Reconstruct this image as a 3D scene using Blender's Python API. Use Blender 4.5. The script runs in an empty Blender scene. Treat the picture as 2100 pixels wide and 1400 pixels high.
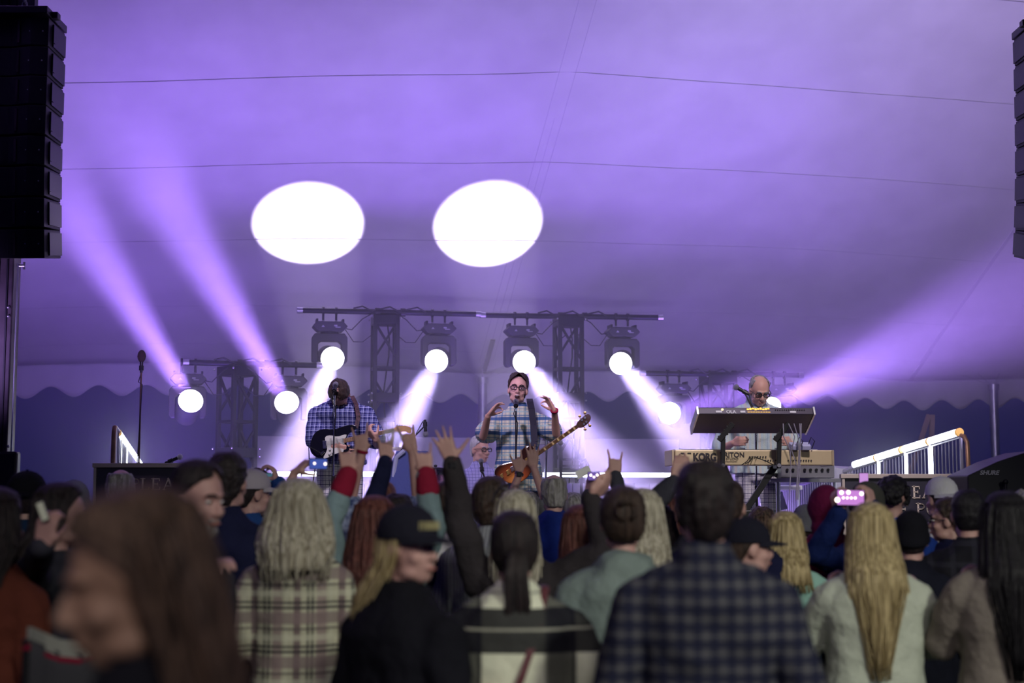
import bpy, math, random
from mathutils import Vector, Matrix, noise
R = math.radians
random.seed(7)
S = bpy.context.scene
COL = S.collection
# ------------------------------------------------------------------ camera
F = 2970.0                      # focal length in px of the 2100x1400 frame
PITCH = math.atan(310.0 / F)
EYE = 1.65
cd = bpy.data.cameras.new('camera'); cam = bpy.data.objects.new('camera', cd); COL.objects.link(cam)
cam.location = (0, 0, EYE); cam.rotation_euler = (R(90) + PITCH, 0, 0)
cd.sensor_width = 36; cd.lens = F / 2100 * 36; cd.clip_end = 300; cd.clip_start = .05
cd.dof.use_dof = True; cd.dof.focus_distance = 12.2; cd.dof.aperture_fstop = 1.7
S.camera = cam
def W(px, py, Y):               # world point seen at a photo pixel, at distance Y
    u = (px - 1050) / F; v = (700 - py) / F
    s = Y / (math.cos(PITCH) - v * math.sin(PITCH))
    return Vector((u * s, Y, EYE + s * (math.sin(PITCH) + v * math.cos(PITCH))))
# ------------------------------------------------------------------ world, exposure
S.view_settings.view_transform = 'Standard'; S.view_settings.look = 'None'
S.view_settings.gamma = 1; S.view_settings.use_curve_mapping = False
S.view_settings.exposure = 0.0
w = bpy.data.worlds.new('night'); S.world = w; w.use_nodes = True
w.node_tree.nodes['Background'].inputs[0].default_value = (.010, .008, .085, 1)
w.node_tree.nodes['Background'].inputs[1].default_value = .8
S.cycles.use_denoising = True
S.cycles.max_bounces = 5; S.cycles.diffuse_bounces = 3; S.cycles.glossy_bounces = 2
S.cycles.transmission_bounces = 4; S.cycles.transparent_max_bounces = 8; S.cycles.volume_bounces = 0
S.cycles.sample_clamp_indirect = 4.0
S.cycles.caustics_reflective = False; S.cycles.caustics_refractive = False
# ------------------------------------------------------------------ lights
def aim(o, p): o.rotation_euler = (Vector(p) - o.location).to_track_quat('-Z', 'Y').to_euler()
def spot(name, loc, tgt, power, color, angle, blend=.3, size=.05):
    l = bpy.data.lights.new(name, 'SPOT'); l.energy = power; l.color = color
    l.spot_size = R(angle); l.spot_blend = blend; l.shadow_soft_size = size
    o = bpy.data.objects.new(name, l); COL.objects.link(o); o.location = loc; aim(o, tgt); return o
def area(name, loc, tgt, power, color, sx, sy):
    l = bpy.data.lights.new(name, 'AREA'); l.energy = power; l.color = color
    l.shape = 'RECTANGLE'; l.size = sx; l.size_y = sy
    o = bpy.data.objects.new(name, l); COL.objects.link(o); o.location = loc; aim(o, tgt); return o
BEAM = (.42, .22, 1.0)
# moving-head beams: lens pixel, distance, aim point, power, cone
ROT = R(12.0)
def TY(px, Y0):                 # distance of a line parallel to the stage (rotated 12 deg) at photo column px
    u = (px - 1050) / F
    return Y0 / (1 - math.tan(ROT) * u)
HEADS = [
    # lens px, lens py, Y0, aim px, aim py, aim Y, power, cone
    (682, 735, 16.0, 560, 1040, 13.6, 17000, 18),
    (895, 740, 16.0, 745, 1040, 13.6, 15000, 18),
    (1075, 742, 16.0, 1270, 1000, 13.8, 15000, 18),
    (1273, 745, 16.0, 1480, 985, 13.8, 15000, 18),
    (391, 822, 15.7, 85, 340, 12.8, 19000, 17),
    (588, 825, 15.7, 300, 340, 13.0, 19000, 17),
    (1373, 847, 16.2, 1700, 760, 15.0, 6000, 26),
    (1580, 835, 16.2, 2010, 650, 14.4, 11000, 26),
]
for k, h in enumerate(HEADS):
    Yl = TY(h[0], h[2]) - .24
    p = W(h[0], h[1], Yl); q = W(h[3], h[4], h[5])
    d = (q - p).normalized()
    spot('moving_head_beam', p + d * .05, q, h[6], BEAM if k > 3 else (.57, .45, 1.0), h[7], 1.0, .10)
# two spots thrown up onto the canopy from floor fixtures behind the knee wall
for px, py in ((635, 476), (1003, 481)):
    c = W(px, py, TY(px, 16.9))
    spot('canopy_spot', (c.x + .55, c.y + .35, .55), c, 4500, (.80, .68, 1.0), 17.4, .10, .03)
# purple fills added above the stage lip to light the canopy, no fixtures
for x, tx, pw, c, sz in ((-4.4, -5.0, 400, (.42, .27, .84), .35), (-2.6, -2.9, 430, (.42, .28, .84), .3), (-.7, -.6, 440, (.44, .32, .84), .05), (.9, 1.2, 580, (.48, .42, .82), .05), (3.4, 4.0, 1350, (.55, .46, .86), .4), (5.6, 6.6, 700, (.60, .45, .84), .4)):
    spot('canopy_fill', (x, 10.7 + .2 * x * .21, 2.5), (tx, 15.4, 5.4), pw * .47, c, 88, .8, sz)
# violet fills added behind the band to tint the haze, towers and valance
for x in (-3.4, -.4, 2.6):
    spot('violet_fill', (x, 14.9 + x * .21, 1.0), (x * 1.1, 16.0 + x * .21, 3.6), 900, (.28, .12, .92), 125, .8, .9)
# band front light from the flown rig, out of frame above
spot('front_light', (-1.0, 8.4, 5.6), (-.6, 12.4, 2.1), 760, (.90, .76, 1.0), 52, .6, .15)
spot('front_light', (2.4, 8.2, 5.6), (2.1, 12.1, 2.0), 700, (.98, .86, .92), 44, .6, .15)
# dim warm house light of the tent behind the camera
spot('house_light', (-3.0, -3.0, 5.4), (-1.2, 3.8, .8), 170, (1.0, .88, .72), 50, .7, .6)
spot('house_light', (1.0, -3.2, 5.4), (.6, 3.6, .8), 480, (1.0, .92, .88), 50, .7, .6)
spot('house_light', (5.0, -2.4, 5.4), (2.2, 4.6, .8), 1500, (.97, .98, .82), 46, .7, .6)
# ------------------------------------------------------------------ materials
MATS = {}
def _nt(name):
    m = bpy.data.materials.new(name); m.use_nodes = True
    return m, m.node_tree, m.node_tree.nodes['Principled BSDF']
def mat(name, col, rough=.6, metal=0, emit=None, es=0, var=0, vscale=8, bump=0, bscale=60, stretch=None, col2=None, spec=.5, trans=0, sheen=0, alpha=1):
    if name in MATS: return MATS[name]
    m, nt, b = _nt(name); N = nt.nodes; L = nt.links
    b.inputs['Base Color'].default_value = (*col, 1); b.inputs['Roughness'].default_value = rough
    b.inputs['Metallic'].default_value = metal; b.inputs['Specular IOR Level'].default_value = spec
    if trans: b.inputs['Transmission Weight'].default_value = trans; b.inputs['IOR'].default_value = 1.2
    if sheen: b.inputs['Sheen Weight'].default_value = sheen
    if emit: b.inputs['Emission Color'].default_value = (*emit, 1); b.inputs['Emission Strength'].default_value = es
    if alpha < 1: b.inputs['Alpha'].default_value = alpha
    tc = N.new('ShaderNodeTexCoord'); mp = N.new('ShaderNodeMapping'); L.new(tc.outputs['Object'], mp.inputs[0])
    if stretch: mp.inputs['Scale'].default_value = stretch
    if var or col2:
        n = N.new('ShaderNodeTexNoise'); n.inputs['Scale'].default_value = vscale; n.inputs['Detail'].default_value = 4
        L.new(mp.outputs[0], n.inputs['Vector'])
        r = N.new('ShaderNodeValToRGB'); L.new(n.outputs['Fac'], r.inputs[0])
        r.color_ramp.elements[0].position = .35; r.color_ramp.elements[1].position = .65
        c2 = col2 or tuple(min(1, c * (1 + var)) for c in col)
        c1 = col if col2 else tuple(c * (1 - var) for c in col)
        r.color_ramp.elements[0].color = (*c1, 1); r.color_ramp.elements[1].color = (*c2, 1)
        L.new(r.outputs[0], b.inputs['Base Color'])
    if bump:
        n2 = N.new('ShaderNodeTexNoise'); n2.inputs['Scale'].default_value = bscale; n2.inputs['Detail'].default_value = 3
        L.new(mp.outputs[0], n2.inputs['Vector'])
        bp = N.new('ShaderNodeBump'); bp.inputs['Strength'].default_value = bump; bp.inputs['Distance'].default_value = .01
        L.new(n2.outputs['Fac'], bp.inputs['Height']); L.new(bp.outputs[0], b.inputs['Normal'])
    MATS[name] = m; return m
def plaid(name, base, sx, sz, period, bump=.3, rough=.85, pz=None):
    """sx / sz: stripes (offset 0..1, width 0..1, colour, strength) across X and across Z of the garment."""
    if name in MATS: return MATS[name]
    m, nt, b = _nt(name); N = nt.nodes; L = nt.links
    b.inputs['Roughness'].default_value = rough; b.inputs['Specular IOR Level'].default_value = .15
    tc = N.new('ShaderNodeTexCoord'); sp = N.new('ShaderNodeSeparateXYZ'); L.new(tc.outputs['Object'], sp.inputs[0])
    cur = N.new('ShaderNodeRGB'); cur.outputs[0].default_value = (*base, 1); cur = cur.outputs[0]
    for ax, lst, per in ((0, sx, period), (2, sz, pz or period)):
        for off, wd, c, st in lst:
            a = N.new('ShaderNodeMath'); a.operation = 'MULTIPLY_ADD'; L.new(sp.outputs[ax], a.inputs[0])
            a.inputs[1].default_value = 1 / per; a.inputs[2].default_value = 20 - off
            f = N.new('ShaderNodeMath'); f.operation = 'FRACT'; L.new(a.outputs[0], f.inputs[0])
            g = N.new('ShaderNodeMath'); g.operation = 'LESS_THAN'; L.new(f.outputs[0], g.inputs[0]); g.inputs[1].default_value = wd
            k = N.new('ShaderNodeMath'); k.operation = 'MULTIPLY'; L.new(g.outputs[0], k.inputs[0]); k.inputs[1].default_value = st
            x = N.new('ShaderNodeMix'); x.data_type = 'RGBA'; L.new(k.outputs[0], x.inputs[0]); L.new(cur, x.inputs[6])
            x.inputs[7].default_value = (*c, 1); cur = x.outputs[2]
    L.new(cur, b.inputs['Base Color'])
    n2 = N.new('ShaderNodeTexNoise'); n2.inputs['Scale'].default_value = 90; L.new(tc.outputs['Object'], n2.inputs['Vector'])
    bp = N.new('ShaderNodeBump'); bp.inputs['Strength'].default_value = bump; bp.inputs['Distance'].default_value = .01
    L.new(n2.outputs['Fac'], bp.inputs['Height']); L.new(bp.outputs[0], b.inputs['Normal'])
    MATS[name] = m; return m
# ------------------------------------------------------------------ mesh helpers
def _ico():
    import bmesh
    out = {}
    for s in (1, 2, 3):
        bm = bmesh.new(); bmesh.ops.create_icosphere(bm, subdivisions=s, radius=1)
        bm.verts.ensure_lookup_table()
        out[s] = ([v.co.copy() for v in bm.verts], [[v.index for v in f.verts] for f in bm.faces]); bm.free()
    return out
ICO = _ico()
def frame(d, up=Vector((0, 0, 1))):
    d = d.normalized()
    if abs(d.dot(up)) > .99: up = Vector((0, 1, 0))
    x = up.cross(d).normalized(); y = d.cross(x)
    return Matrix((x, y, d)).transposed()
class MB:
    def __init__(s, M=None): s.v = []; s.f = []; s.M = M
    def add(s, vs, fs):
        n = len(s.v)
        s.v += [(s.M @ Vector(p)) if s.M else Vector(p) for p in vs]; s.f += [[i + n for i in f] for f in fs]; return s
    def ell(s, c, r, rot=None, sub=2):
        if not hasattr(r, '__len__'): r = (r, r, r)
        V, Fc = ICO[sub]; c = Vector(c)
        pts = [Vector((p.x * r[0], p.y * r[1], p.z * r[2])) for p in V]
        if rot: pts = [rot @ p for p in pts]
        return s.add([p + c for p in pts], Fc)
    def cyl(s, a, b, ra, rb=None, seg=12, caps=True):
        a = Vector(a); b = Vector(b); rb = ra if rb is None else rb
        fr = frame(b - a) if (b - a).length > 1e-6 else Matrix.Identity(3)
        vs = []
        for c, r in ((a, ra), (b, rb)):
            for k in range(seg):
                t = 2 * math.pi * k / seg; vs.append(c + fr @ Vector((math.cos(t) * r, math.sin(t) * r, 0)))
        fs = [[k, (k + 1) % seg, seg + (k + 1) % seg, seg + k] for k in range(seg)]
        if caps: fs += [list(range(seg))[::-1], list(range(seg, 2 * seg))]
        return s.add(vs, fs)
    def cap(s, a, b, ra, rb=None, sub=1, seg=12):
        rb = ra if rb is None else rb
        s.cyl(a, b, ra, rb, seg); s.ell(a, ra, sub=sub + 1 if ra > .03 else sub); s.ell(b, rb, sub=sub + 1 if rb > .03 else sub); return s
    def tube(s, pts, r, seg=8, closed=False, rs=None):
        pts = [Vector(p) for p in pts]; n = len(pts); vs = []; up = Vector((0, 0, 1)); last = None
        for i, p in enumerate(pts):
            d = (pts[(i + 1) % n] - pts[i - 1]) if closed else (pts[min(i + 1, n - 1)] - pts[max(i - 1, 0)])
            if d.length < 1e-9: d = Vector((0, 0, 1))
            d.normalize()
            if last is None: fr = frame(d); x = fr.col[0].copy()
            else: x = (last - d * last.dot(d)).normalized()
            y = d.cross(x); last = x
            rr = rs[i] if rs else r
            for k in range(seg):
                t = 2 * math.pi * k / seg; vs.append(p + x * math.cos(t) * rr + y * math.sin(t) * rr)
        fs = []
        for i in range(n if closed else n - 1):
            for k in range(seg):
                a = i * seg + k; b = i * seg + (k + 1) % seg; j = (i + 1) % n
                fs.append([a, b, j * seg + (k + 1) % seg, j * seg + k])
        if not closed: fs += [list(range(seg))[::-1], list(range((n - 1) * seg, n * seg))]
        return s.add(vs, fs)
    def box(s, c, sz, rot=None):
        c = Vector(c); h = [q / 2 for q in sz]
        vs = [Vector((x * h[0], y * h[1], z * h[2])) for x in (-1, 1) for y in (-1, 1) for z in (-1, 1)]
        if rot: vs = [rot @ p for p in vs]
        return s.add([p + c for p in vs], [[0, 1, 3, 2], [4, 6, 7, 5], [0, 4, 5, 1], [2, 3, 7, 6], [0, 2, 6, 4], [1, 5, 7, 3]])
    def bar(s, a, b, w, h=None, up=Vector((0, 0, 1))):
        a = Vector(a); b = Vector(b); h = w if h is None else h
        fr = frame(b - a, up)
        return s.box((a + b) / 2, (w, h, (b - a).length), fr)
    def loft(s, rings, caps=True):
        n = len(rings[0]); vs = [p for r in rings for p in r]; fs = []
        for i in range(len(rings) - 1):
            for k in range(n):
                fs.append([i * n + k, i * n + (k + 1) % n, (i + 1) * n + (k + 1) % n, (i + 1) * n + k])
        if caps: fs += [list(range(n))[::-1], list(range((len(rings) - 1) * n, len(rings) * n))]
        return s.add(vs, fs)
    def prism(s, outline, t, M):     # outline in XY of M, thickness t centred on Z
        n = len(outline)
        vs = [M @ Vector((x, y, -t / 2)) for x, y in outline] + [M @ Vector((x, y, t / 2)) for x, y in outline]
        fs = [[k, (k + 1) % n, n + (k + 1) % n, n + k] for k in range(n)] + [list(range(n))[::-1], list(range(n, 2 * n))]
        return s.add(vs, fs)
    def build(s, name, m, parent=None, local=False, smooth=False, bevel=0, auto=35):
        me = bpy.data.meshes.new(name)
        vs = s.v
        if parent is not None and not local:
            I = ROOTM[parent.name].inverted(); vs = [I @ p for p in vs]
        me.from_pydata([tuple(p) for p in vs], [], s.f); me.validate(); me.update()
        import bmesh
        bm = bmesh.new(); bm.from_mesh(me); bmesh.ops.recalc_face_normals(bm, faces=bm.faces)
        bm.to_mesh(me); bm.free()
        if smooth:
            me.polygons.foreach_set('use_smooth', [True] * len(me.polygons))
            if auto and auto < 180: me.set_sharp_from_angle(angle=R(auto))
        me.materials.append(m)
        o = bpy.data.objects.new(name, me); COL.objects.link(o)
        if parent is not None: o.parent = parent; ROOTM[o.name] = ROOTM[parent.name]
        else: ROOTM[o.name] = Matrix.Identity(4)
        if bevel:
            b = o.modifiers.new('bevel', 'BEVEL'); b.width = bevel; b.segments = 2; b.limit_method = 'ANGLE'
        return o
ROOTM = {}
def thing(name, label, cat, loc=(0, 0, 0), rz=0, group=None):
    o = bpy.data.objects.new(name, None); COL.objects.link(o); o.location = loc; o.rotation_euler = (0, 0, rz)
    o['label'] = label; o['category'] = cat
    if group: o['group'] = group
    ROOTM[o.name] = Matrix.Translation(Vector(loc)) @ Matrix.Rotation(rz, 4, 'Z'); return o
def tag(o, label, cat, group=None, kind=None):
    o['label'] = label; o['category'] = cat
    if group: o['group'] = group
    if kind: o['kind'] = kind
    return o
def struct(o): o['kind'] = 'structure'; return o
PEND = []
TEX = bpy.data.textures.new('folds', 'CLOUDS'); TEX.noise_scale = .11; TEX.noise_depth = 2
TEX2 = bpy.data.textures.new('curls', 'CLOUDS'); TEX2.noise_scale = .035; TEX2.noise_depth = 1
def blob(o, vox, smooth=6, disp=0, tex=None):
    r = o.modifiers.new('r', 'REMESH'); r.mode = 'VOXEL'; r.voxel_size = vox; r.use_smooth_shade = True
    if smooth: s = o.modifiers.new('s', 'SMOOTH'); s.factor = .5; s.iterations = smooth
    if disp:
        d = o.modifiers.new('d', 'DISPLACE'); d.texture = tex or TEX; d.strength = disp; d.mid_level = .5; d.texture_coords = 'GLOBAL'
    PEND.append(o); return o
FONTS = []
def bake():
    dg = bpy.context.evaluated_depsgraph_get()
    for o in FONTS:
        me = bpy.data.meshes.new_from_object(o.evaluated_get(dg)); q = bpy.data.objects.new('lettering', me); COL.objects.link(q)
        q.parent = o.parent; q.matrix_local = o.matrix_local.copy(); bpy.data.objects.remove(o)
    for o in PEND:
        me = bpy.data.meshes.new_from_object(o.evaluated_get(dg)); me.name = o.name
        me.polygons.foreach_set('use_smooth', [True] * len(me.polygons))
        o['_m'] = me
    for o in PEND:
        me = o['_m']; o.modifiers.clear(); o.data = me; del o['_m']
# common materials
M_black = mat('black_metal', (.012, .012, .014), .45, .3)
M_rig = mat('rig_metal', (.02, .018, .03), .4, .6)
M_chrome = mat('chrome', (.7, .7, .72), .2, 1)
M_alu = mat('aluminium', (.55, .55, .58), .35, .9, var=.1)
M_plastic = mat('black_plastic', (.015, .015, .018), .5, bump=.15, bscale=150)
M_vinyl = mat('white_vinyl', (.74, .73, .76), .6, var=.05, vscale=2.0, bump=.06, bscale=5)
M_seam = mat('seam_tape', (.62, .60, .66), .6)
M_tube = mat('lit_tube', (.8, .85, 1), .5, emit=(.82, .88, 1.0), es=9)
M_lens = mat('lit_lens', (1, 1, 1), .5, emit=(.95, .92, 1.0), es=9)
M_white = mat('white_plastic', (.75, .75, .75), .4)
# ================================================================== setting
STZ = .89
EX = Vector((math.cos(ROT), math.sin(ROT), 0)); EB = Vector((-math.sin(ROT), math.cos(ROT), 0))
o = MB().box((0, 18, -.05), (70, 80, .1)).build('floor', mat('turf', (.02, .028, .015), .95, var=.4, vscale=3, bump=.6, bscale=30)); struct(o)
# canopy surface: eave line through the centre pole, rising towards the audience
P0 = Vector((W(990, 768, 19.4).x, 19.4, 3.23))
def canopy(t, s):
    m = .60
    if s > 11: rise = m * 11
    else: rise = m * s
    drop = (.085 * (-t) if t < 0 else .012 * t) * min(1, s / 4.5)
    bay = (t % 6.2) / 6.2                                  # gentle belly between the eave poles
    sag = .10 * math.sin(math.pi * bay) * max(0, 1 - s / 5)
    fold = .02 * noise.noise(Vector((t * .6, s * .25, 3)))
    p = P0 + EX * t - EB * s
    return Vector((p.x, p.y, 3.23 + rise - drop + sag + fold))
ts = [-13 + .4 * k for k in range(71)]; ss = [0, .15, .3, .5, .75] + [1 + .35 * k for k in range(72)]
mb = MB(); vs = [canopy(t, s) for s in ss for t in ts]; n = len(ts)
fs = [[i * n + k, i * n + k + 1, (i + 1) * n + k + 1, (i + 1) * n + k] for i in range(len(ss) - 1) for k in range(n - 1)]
mb.add(vs, fs); o = mb.build('ceiling', M_vinyl, smooth=True, auto=0); struct(o)
sd = o.modifiers.new('t', 'SOLIDIFY'); sd.thickness = .004; sd.offset = 1
# seams welded across the canopy
mb = MB()
for s in (.42, 1.17, 2.35, 3.52, 4.69, 5.9):
    pts = [canopy(t / 4, s) - Vector((0, 0, .006)) for t in range(-48, 53)]
    for a, b in zip(pts, pts[1:]): mb.bar(a, b, .007, .003)
for t0 in (-.09, 0, .09):
    pts = [canopy(t0, s / 4) - Vector((0, 0, .006)) for s in range(1, 36)]
    for a, b in zip(pts, pts[1:]): mb.bar(a, b, .008, .003)
for t0 in (6.2, -6.2):
    pts = [canopy(t0, s / 4) - Vector((0, 0, .006)) for s in range(1, 36)]
    for a, b in zip(pts, pts[1:]): mb.bar(a, b, .05, .006)
o = mb.build('trim_1', M_seam); struct(o)
# scalloped valance along the eave
mb = MB(); rows = 9; tt = [-12 + .03 * k for k in range(840)]; vs = []
for r in range(rows):
    f = r / (rows - 1)
    for t in tt:
        bot = -.37 - .07 * math.cos(2 * math.pi * t / .585)
        wob = .018 * noise.noise(Vector((t * 2.2, f * 1.5, 0))) + .012 * f * math.sin(t * 5.1)
        p = P0 + EX * t + EB * (.02 + wob)
        vs.append(Vector((p.x, p.y, canopy(t, 0).z + .02 + bot * f)))
n = len(tt)
mb.add(vs, [[i * n + k, i * n + k + 1, (i + 1) * n + k + 1, (i + 1) * n + k] for i in range(rows - 1) for k in range(n - 1)])
o = mb.build('trim_2', mat('valance_vinyl', (.70, .69, .74), .6, var=.06, vscale=3, bump=.5, bscale=7, stretch=(1, 1, .4)), smooth=True, auto=0); struct(o)
sd = o.modifiers.new('t', 'SOLIDIFY'); sd.thickness = .004
# low vinyl side wall behind the stage
mb = MB(); e0 = P0 - EB * 1.3
def tpx(px, base):              # parameter along the stage direction for a photo column
    u = (px - 1050) / F
    return (u * base.y - base.x) / (EX.x - u * EX.y)
t0, t1 = tpx(518, e0), tpx(1392, e0); vs = []; nn = 120
for i, z in enumerate((0, .6, 1.2, 1.8, 2.33)):
    for k in range(nn + 1):
        t = t0 + (t1 - t0) * k / nn; p = e0 + EX * t + EB * (.03 * math.sin(t * 9) + .05 * noise.noise(Vector((t, z, 1))))
        vs.append(Vector((p.x, p.y, z)))
mb.add(vs, [[i * (nn + 1) + k, i * (nn + 1) + k + 1, (i + 1) * (nn + 1) + k + 1, (i + 1) * (nn + 1) + k] for i in range(4) for k in range(nn)])
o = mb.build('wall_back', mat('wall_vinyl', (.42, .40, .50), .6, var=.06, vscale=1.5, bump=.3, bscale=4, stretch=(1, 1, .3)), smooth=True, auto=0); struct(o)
sd = o.modifiers.new('t', 'SOLIDIFY'); sd.thickness = .005
# dark hedge line / far night ground behind
# stage deck
F0 = Vector((W(1050, 900, 11.45).x, 11.45, 0))
mb = MB(); c = F0 + EX * .3 + EB * 2.5
RZ = Matrix.Rotation(ROT, 3, 'Z')
mb.box((c.x, c.y, STZ - .05), (9.6, 5.0, .1), RZ)
o = mb.build('stage_deck', mat('stage_ply', (.03, .03, .035), .5, var=.3, vscale=4, bump=.2)); tag(o, 'low black stage deck the band stands on', 'stage')
for a in range(-4, 6, 2):
    for b in (.15, 2.5, 4.8):
        q = F0 + EX * (a * .95 + .1) + EB * b; MB().cyl((q.x, q.y, 0), (q.x, q.y, STZ - .1), .03).build('leg', M_alu, o)
# panelled knee wall behind the band with light tubes on top
K0 = Vector((0, 15.35, 0))
def KP(px, z): t = tpx(px, K0); p = K0 + EX * t; return Vector((p.x, p.y, z))
kw = thing('knee_wall', 'white grooved panel wall running behind the band under the light tubes', 'panel wall', KP(960, STZ))
t0, t1 = tpx(545, K0), tpx(1392, K0); n = 26; mb = MB()
for k in range(n):
    ta = t0 + (t1 - t0) * k / n; tb = t0 + (t1 - t0) * (k + 1) / n - .008
    p = K0 + EX * (ta + tb) / 2; mb.box((p.x, p.y, STZ + .43), (tb - ta, .025, .86), RZ)
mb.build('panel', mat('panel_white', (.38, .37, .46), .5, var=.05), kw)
mb = MB(); p = K0 + EX * (t0 + t1) / 2 + EB * .03; mb.box((p.x, p.y, STZ + .43), (t1 - t0, .02, .84), RZ); mb.build('backing', M_black, kw)
for a, b in ((560, 618), (622, 705), (712, 845), (850, 985), (990, 1105), (1112, 1240), (1244, 1374)):
    p, q = KP(a, 0), KP(b, 0); z = STZ + .95
    p.z = q.z = z; u = thing('light_tube', 'lit white tube on the wall behind the band, ' + {560: 'leftmost, left of the guitarist', 622: 'left of the guitarist\'s shorts', 712: 'behind the guitarist\'s legs', 850: 'behind the drum kit', 990: 'behind the bass player', 1112: 'right of the bass player', 1244: 'rightmost, ending by the keyboards'}[a], 'light tube', (p + q) / 2, 0, 'light tubes on the back wall')
    MB().cyl(p, q, .024, seg=10).build('tube', M_tube, u, smooth=True)
    mb = MB().cyl(p - EX * .02, p, .027).cyl(q, q + EX * .02, .027); mb.build('end_cap', M_black, u)
# ------------------------------------------------------------------ tent poles
def tent_pole(px, ptop, Y, label, r=.06, lower=None):
    a = W(px, ptop, Y); b = Vector((a.x, a.y, 0))
    t = thing('tent_pole', label, 'pole', b, 0, 'aluminium tent poles')
    MB().cyl(b, a, r, seg=20).build('shaft', M_alu, t, smooth=True)
    MB().cyl(b, b + Vector((0, 0, .02)), .12, seg=16).build('base_plate', M_alu, t, smooth=True)
    m = MB().cyl(a - Vector((0, 0, .05)), a + Vector((0, 0, .03)), r * 1.35, seg=16)
    m.cyl((a.x, a.y, a.z - .45), (a.x, a.y, a.z - .58), r * 1.15)
    m.build('collar', M_alu, t, smooth=True)
    m = MB()
    for k in range(5):
        an = R(20 + 35 * k); m.bar(a, a + Vector((math.cos(an) * .5, -math.sin(an) * .28, .16)), .012, .004)
    m.build('guy_strap', M_seam, t)
    return t
tent_pole(990, 778, TY(990, 19.2) - .1, 'aluminium tent pole holding the eave behind the singer')
tent_pole(2037, 792, TY(2037, 19.2) - .1, 'aluminium tent pole at the right edge, under the eave')
# rafter straps that fall from the eave poles into the canopy (flat webbing)
for t0, lab in ((0, 'centre'), (6.2, 'right')):
    m = MB(); pts = [canopy(t0 + (.0 if lab == 'centre' else 0), .1 + .12 * k) - Vector((0, 0, .03)) for k in range(6)]
    for a, b in zip(pts, pts[1:]): m.bar(a, b, .06, .012)
    o = m.build('rafter_tube', M_rig if lab == 'centre' else M_seam); tag(o, 'dark flat strap rising into the canopy above the middle pole' if lab == 'centre' else 'pale tube rising into the canopy above the right-hand pole', 'strap')
# slanted timber props right
for a, b, lb in (((1905, 850), (1862, 985), 'brown slanted prop leaning left behind the barrier end, right of the light tubes'), ((1912, 850), (1908, 965), 'brown upright prop beside the right-hand tent pole')):
    p, q = W(*a, 17.0), W(*b, 17.0); d = (q - p).normalized(); e = p + d * (p.z / -d.z)
    o = MB().bar(p, e, .05, .05).build('prop', mat('brown_strap', (.25, .17, .14), .8, var=.2)); tag(o, lb, 'prop')
# ------------------------------------------------------------------ truss towers + pipes
def tower(px, ytop, Y0, ang, label, wpx=54, group='truss towers with crossbars'):
    Y = TY(px, Y0); top = W(px, ytop, Y); wd = wpx / F * Y
    b = Vector((top.x, top.y, 0)); zt = top.z
    rt = Matrix.Rotation(ang, 3, 'Z')
    t = thing('truss_tower', label, 'truss tower', b, 0, group)
    h = wd / 2 - .022
    cor = [rt @ Vector((sx * h, sy * h, 0)) for sx, sy in ((-1, -1), (1, -1), (1, 1), (-1, 1))]
    for c in cor:
        MB().bar(b + c, b + c + Vector((0, 0, zt)), .044, .044, up=rt @ Vector((1, 0, 0))).build('chord', M_rig, t, bevel=.006)
    n = int(zt / .56); m = MB(); g = MB()
    for k in range(n + 1):
        z = zt - .02 - k * .56
        for i in range(4):
            a, c = b + cor[i], b + cor[(i + 1) % 4]
            if k < n and z - .56 > 0:
                if k % 2: a, c = c, a
                m.bar(a + Vector((0, 0, z - .07)), c + Vector((0, 0, z - .47)), .024)
            if z > .1: m.bar(a + Vector((0, 0, z)), c + Vector((0, 0, z)), .03)
    m.build('brace', M_rig, t)
    for z in (zt - .05, zt - .90, zt - 1.75):
        MB().box((b.x, b.y, z), (wd, wd, .10), rt).build('joint_plate', M_rig, t, bevel=.006)
    MB().box((b.x, b.y, .02), (.6, .6, .03), rt).build('base_plate', M_rig, t)
    bo = MB()
    for z in (zt - .86, zt - .94, zt - .03):
        for i in range(4): q = b + cor[i] * 1.28; bo.ell((q.x, q.y, z), .012)
    bo.build('bolt', M_chrome, t)
    cb = MB(); s = []
    for k in range(12): s.append(b + Vector((.03 * math.sin(k * 1.1) + .02, 0, zt * (1 - k / 11 * .6) - .05)))
    cb.tube(s, .008); cb.build('cable', M_plastic, t, smooth=True)
    return t
tower(790, 648, 16.1, ROT, 'dark box truss tower left of the singer carrying a crossbar of two lights')
tower(1165, 652, 16.1, ROT, 'dark box truss tower right of the singer carrying a crossbar of two lights')
tower(488, 752, 15.8, ROT + R(33), 'shorter dark truss tower at far left beside the thin microphone stand', 62)
tower(1472, 770, 16.3, ROT, 'shorter dark truss tower half hidden behind the keyboard player', 62)
def pipe(x0, y0, x1, y1, Y0, label, r=.03):
    a, b = W(x0, y0, TY(x0, Y0)), W(x1, y1, TY(x1, Y0))
    t = thing('crossbar', label, 'crossbar', (a + b) / 2, 0, 'black crossbars on the towers')
    MB().cyl(a, b, r, seg=14).build('tube', M_rig, t, smooth=True)
    d = (b - a).normalized()
    for p in (a, b): MB().cyl(p - d * .03, p + d * .03, r * 1.15, seg=14).build('end_sleeve', M_alu, t, smooth=True)
    c = a.lerp(b, .5)
    for s in (-.14, .14): q = c + d * s; MB().cyl(q - d * .025, q + d * .025, r * 1.5, seg=14).build('clamp', M_black, t)
    pts = [c + d * (-.4 + .1 * k) + Vector((0, -.03, .03 + .03 * math.sin(k * 2.1))) for k in range(9)]
    MB().tube(pts, .009).build('cable', M_plastic, t, smooth=True)
    return a, b
PA = pipe(615, 636, 981, 644, 16.0, 'black crossbar on the tower left of the singer')
PB = pipe(990, 646, 1354, 651, 16.0, 'black crossbar on the tower right of the singer')
PC = pipe(382, 743, 655, 749, 15.7, 'black crossbar on the short tower at far left')
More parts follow.
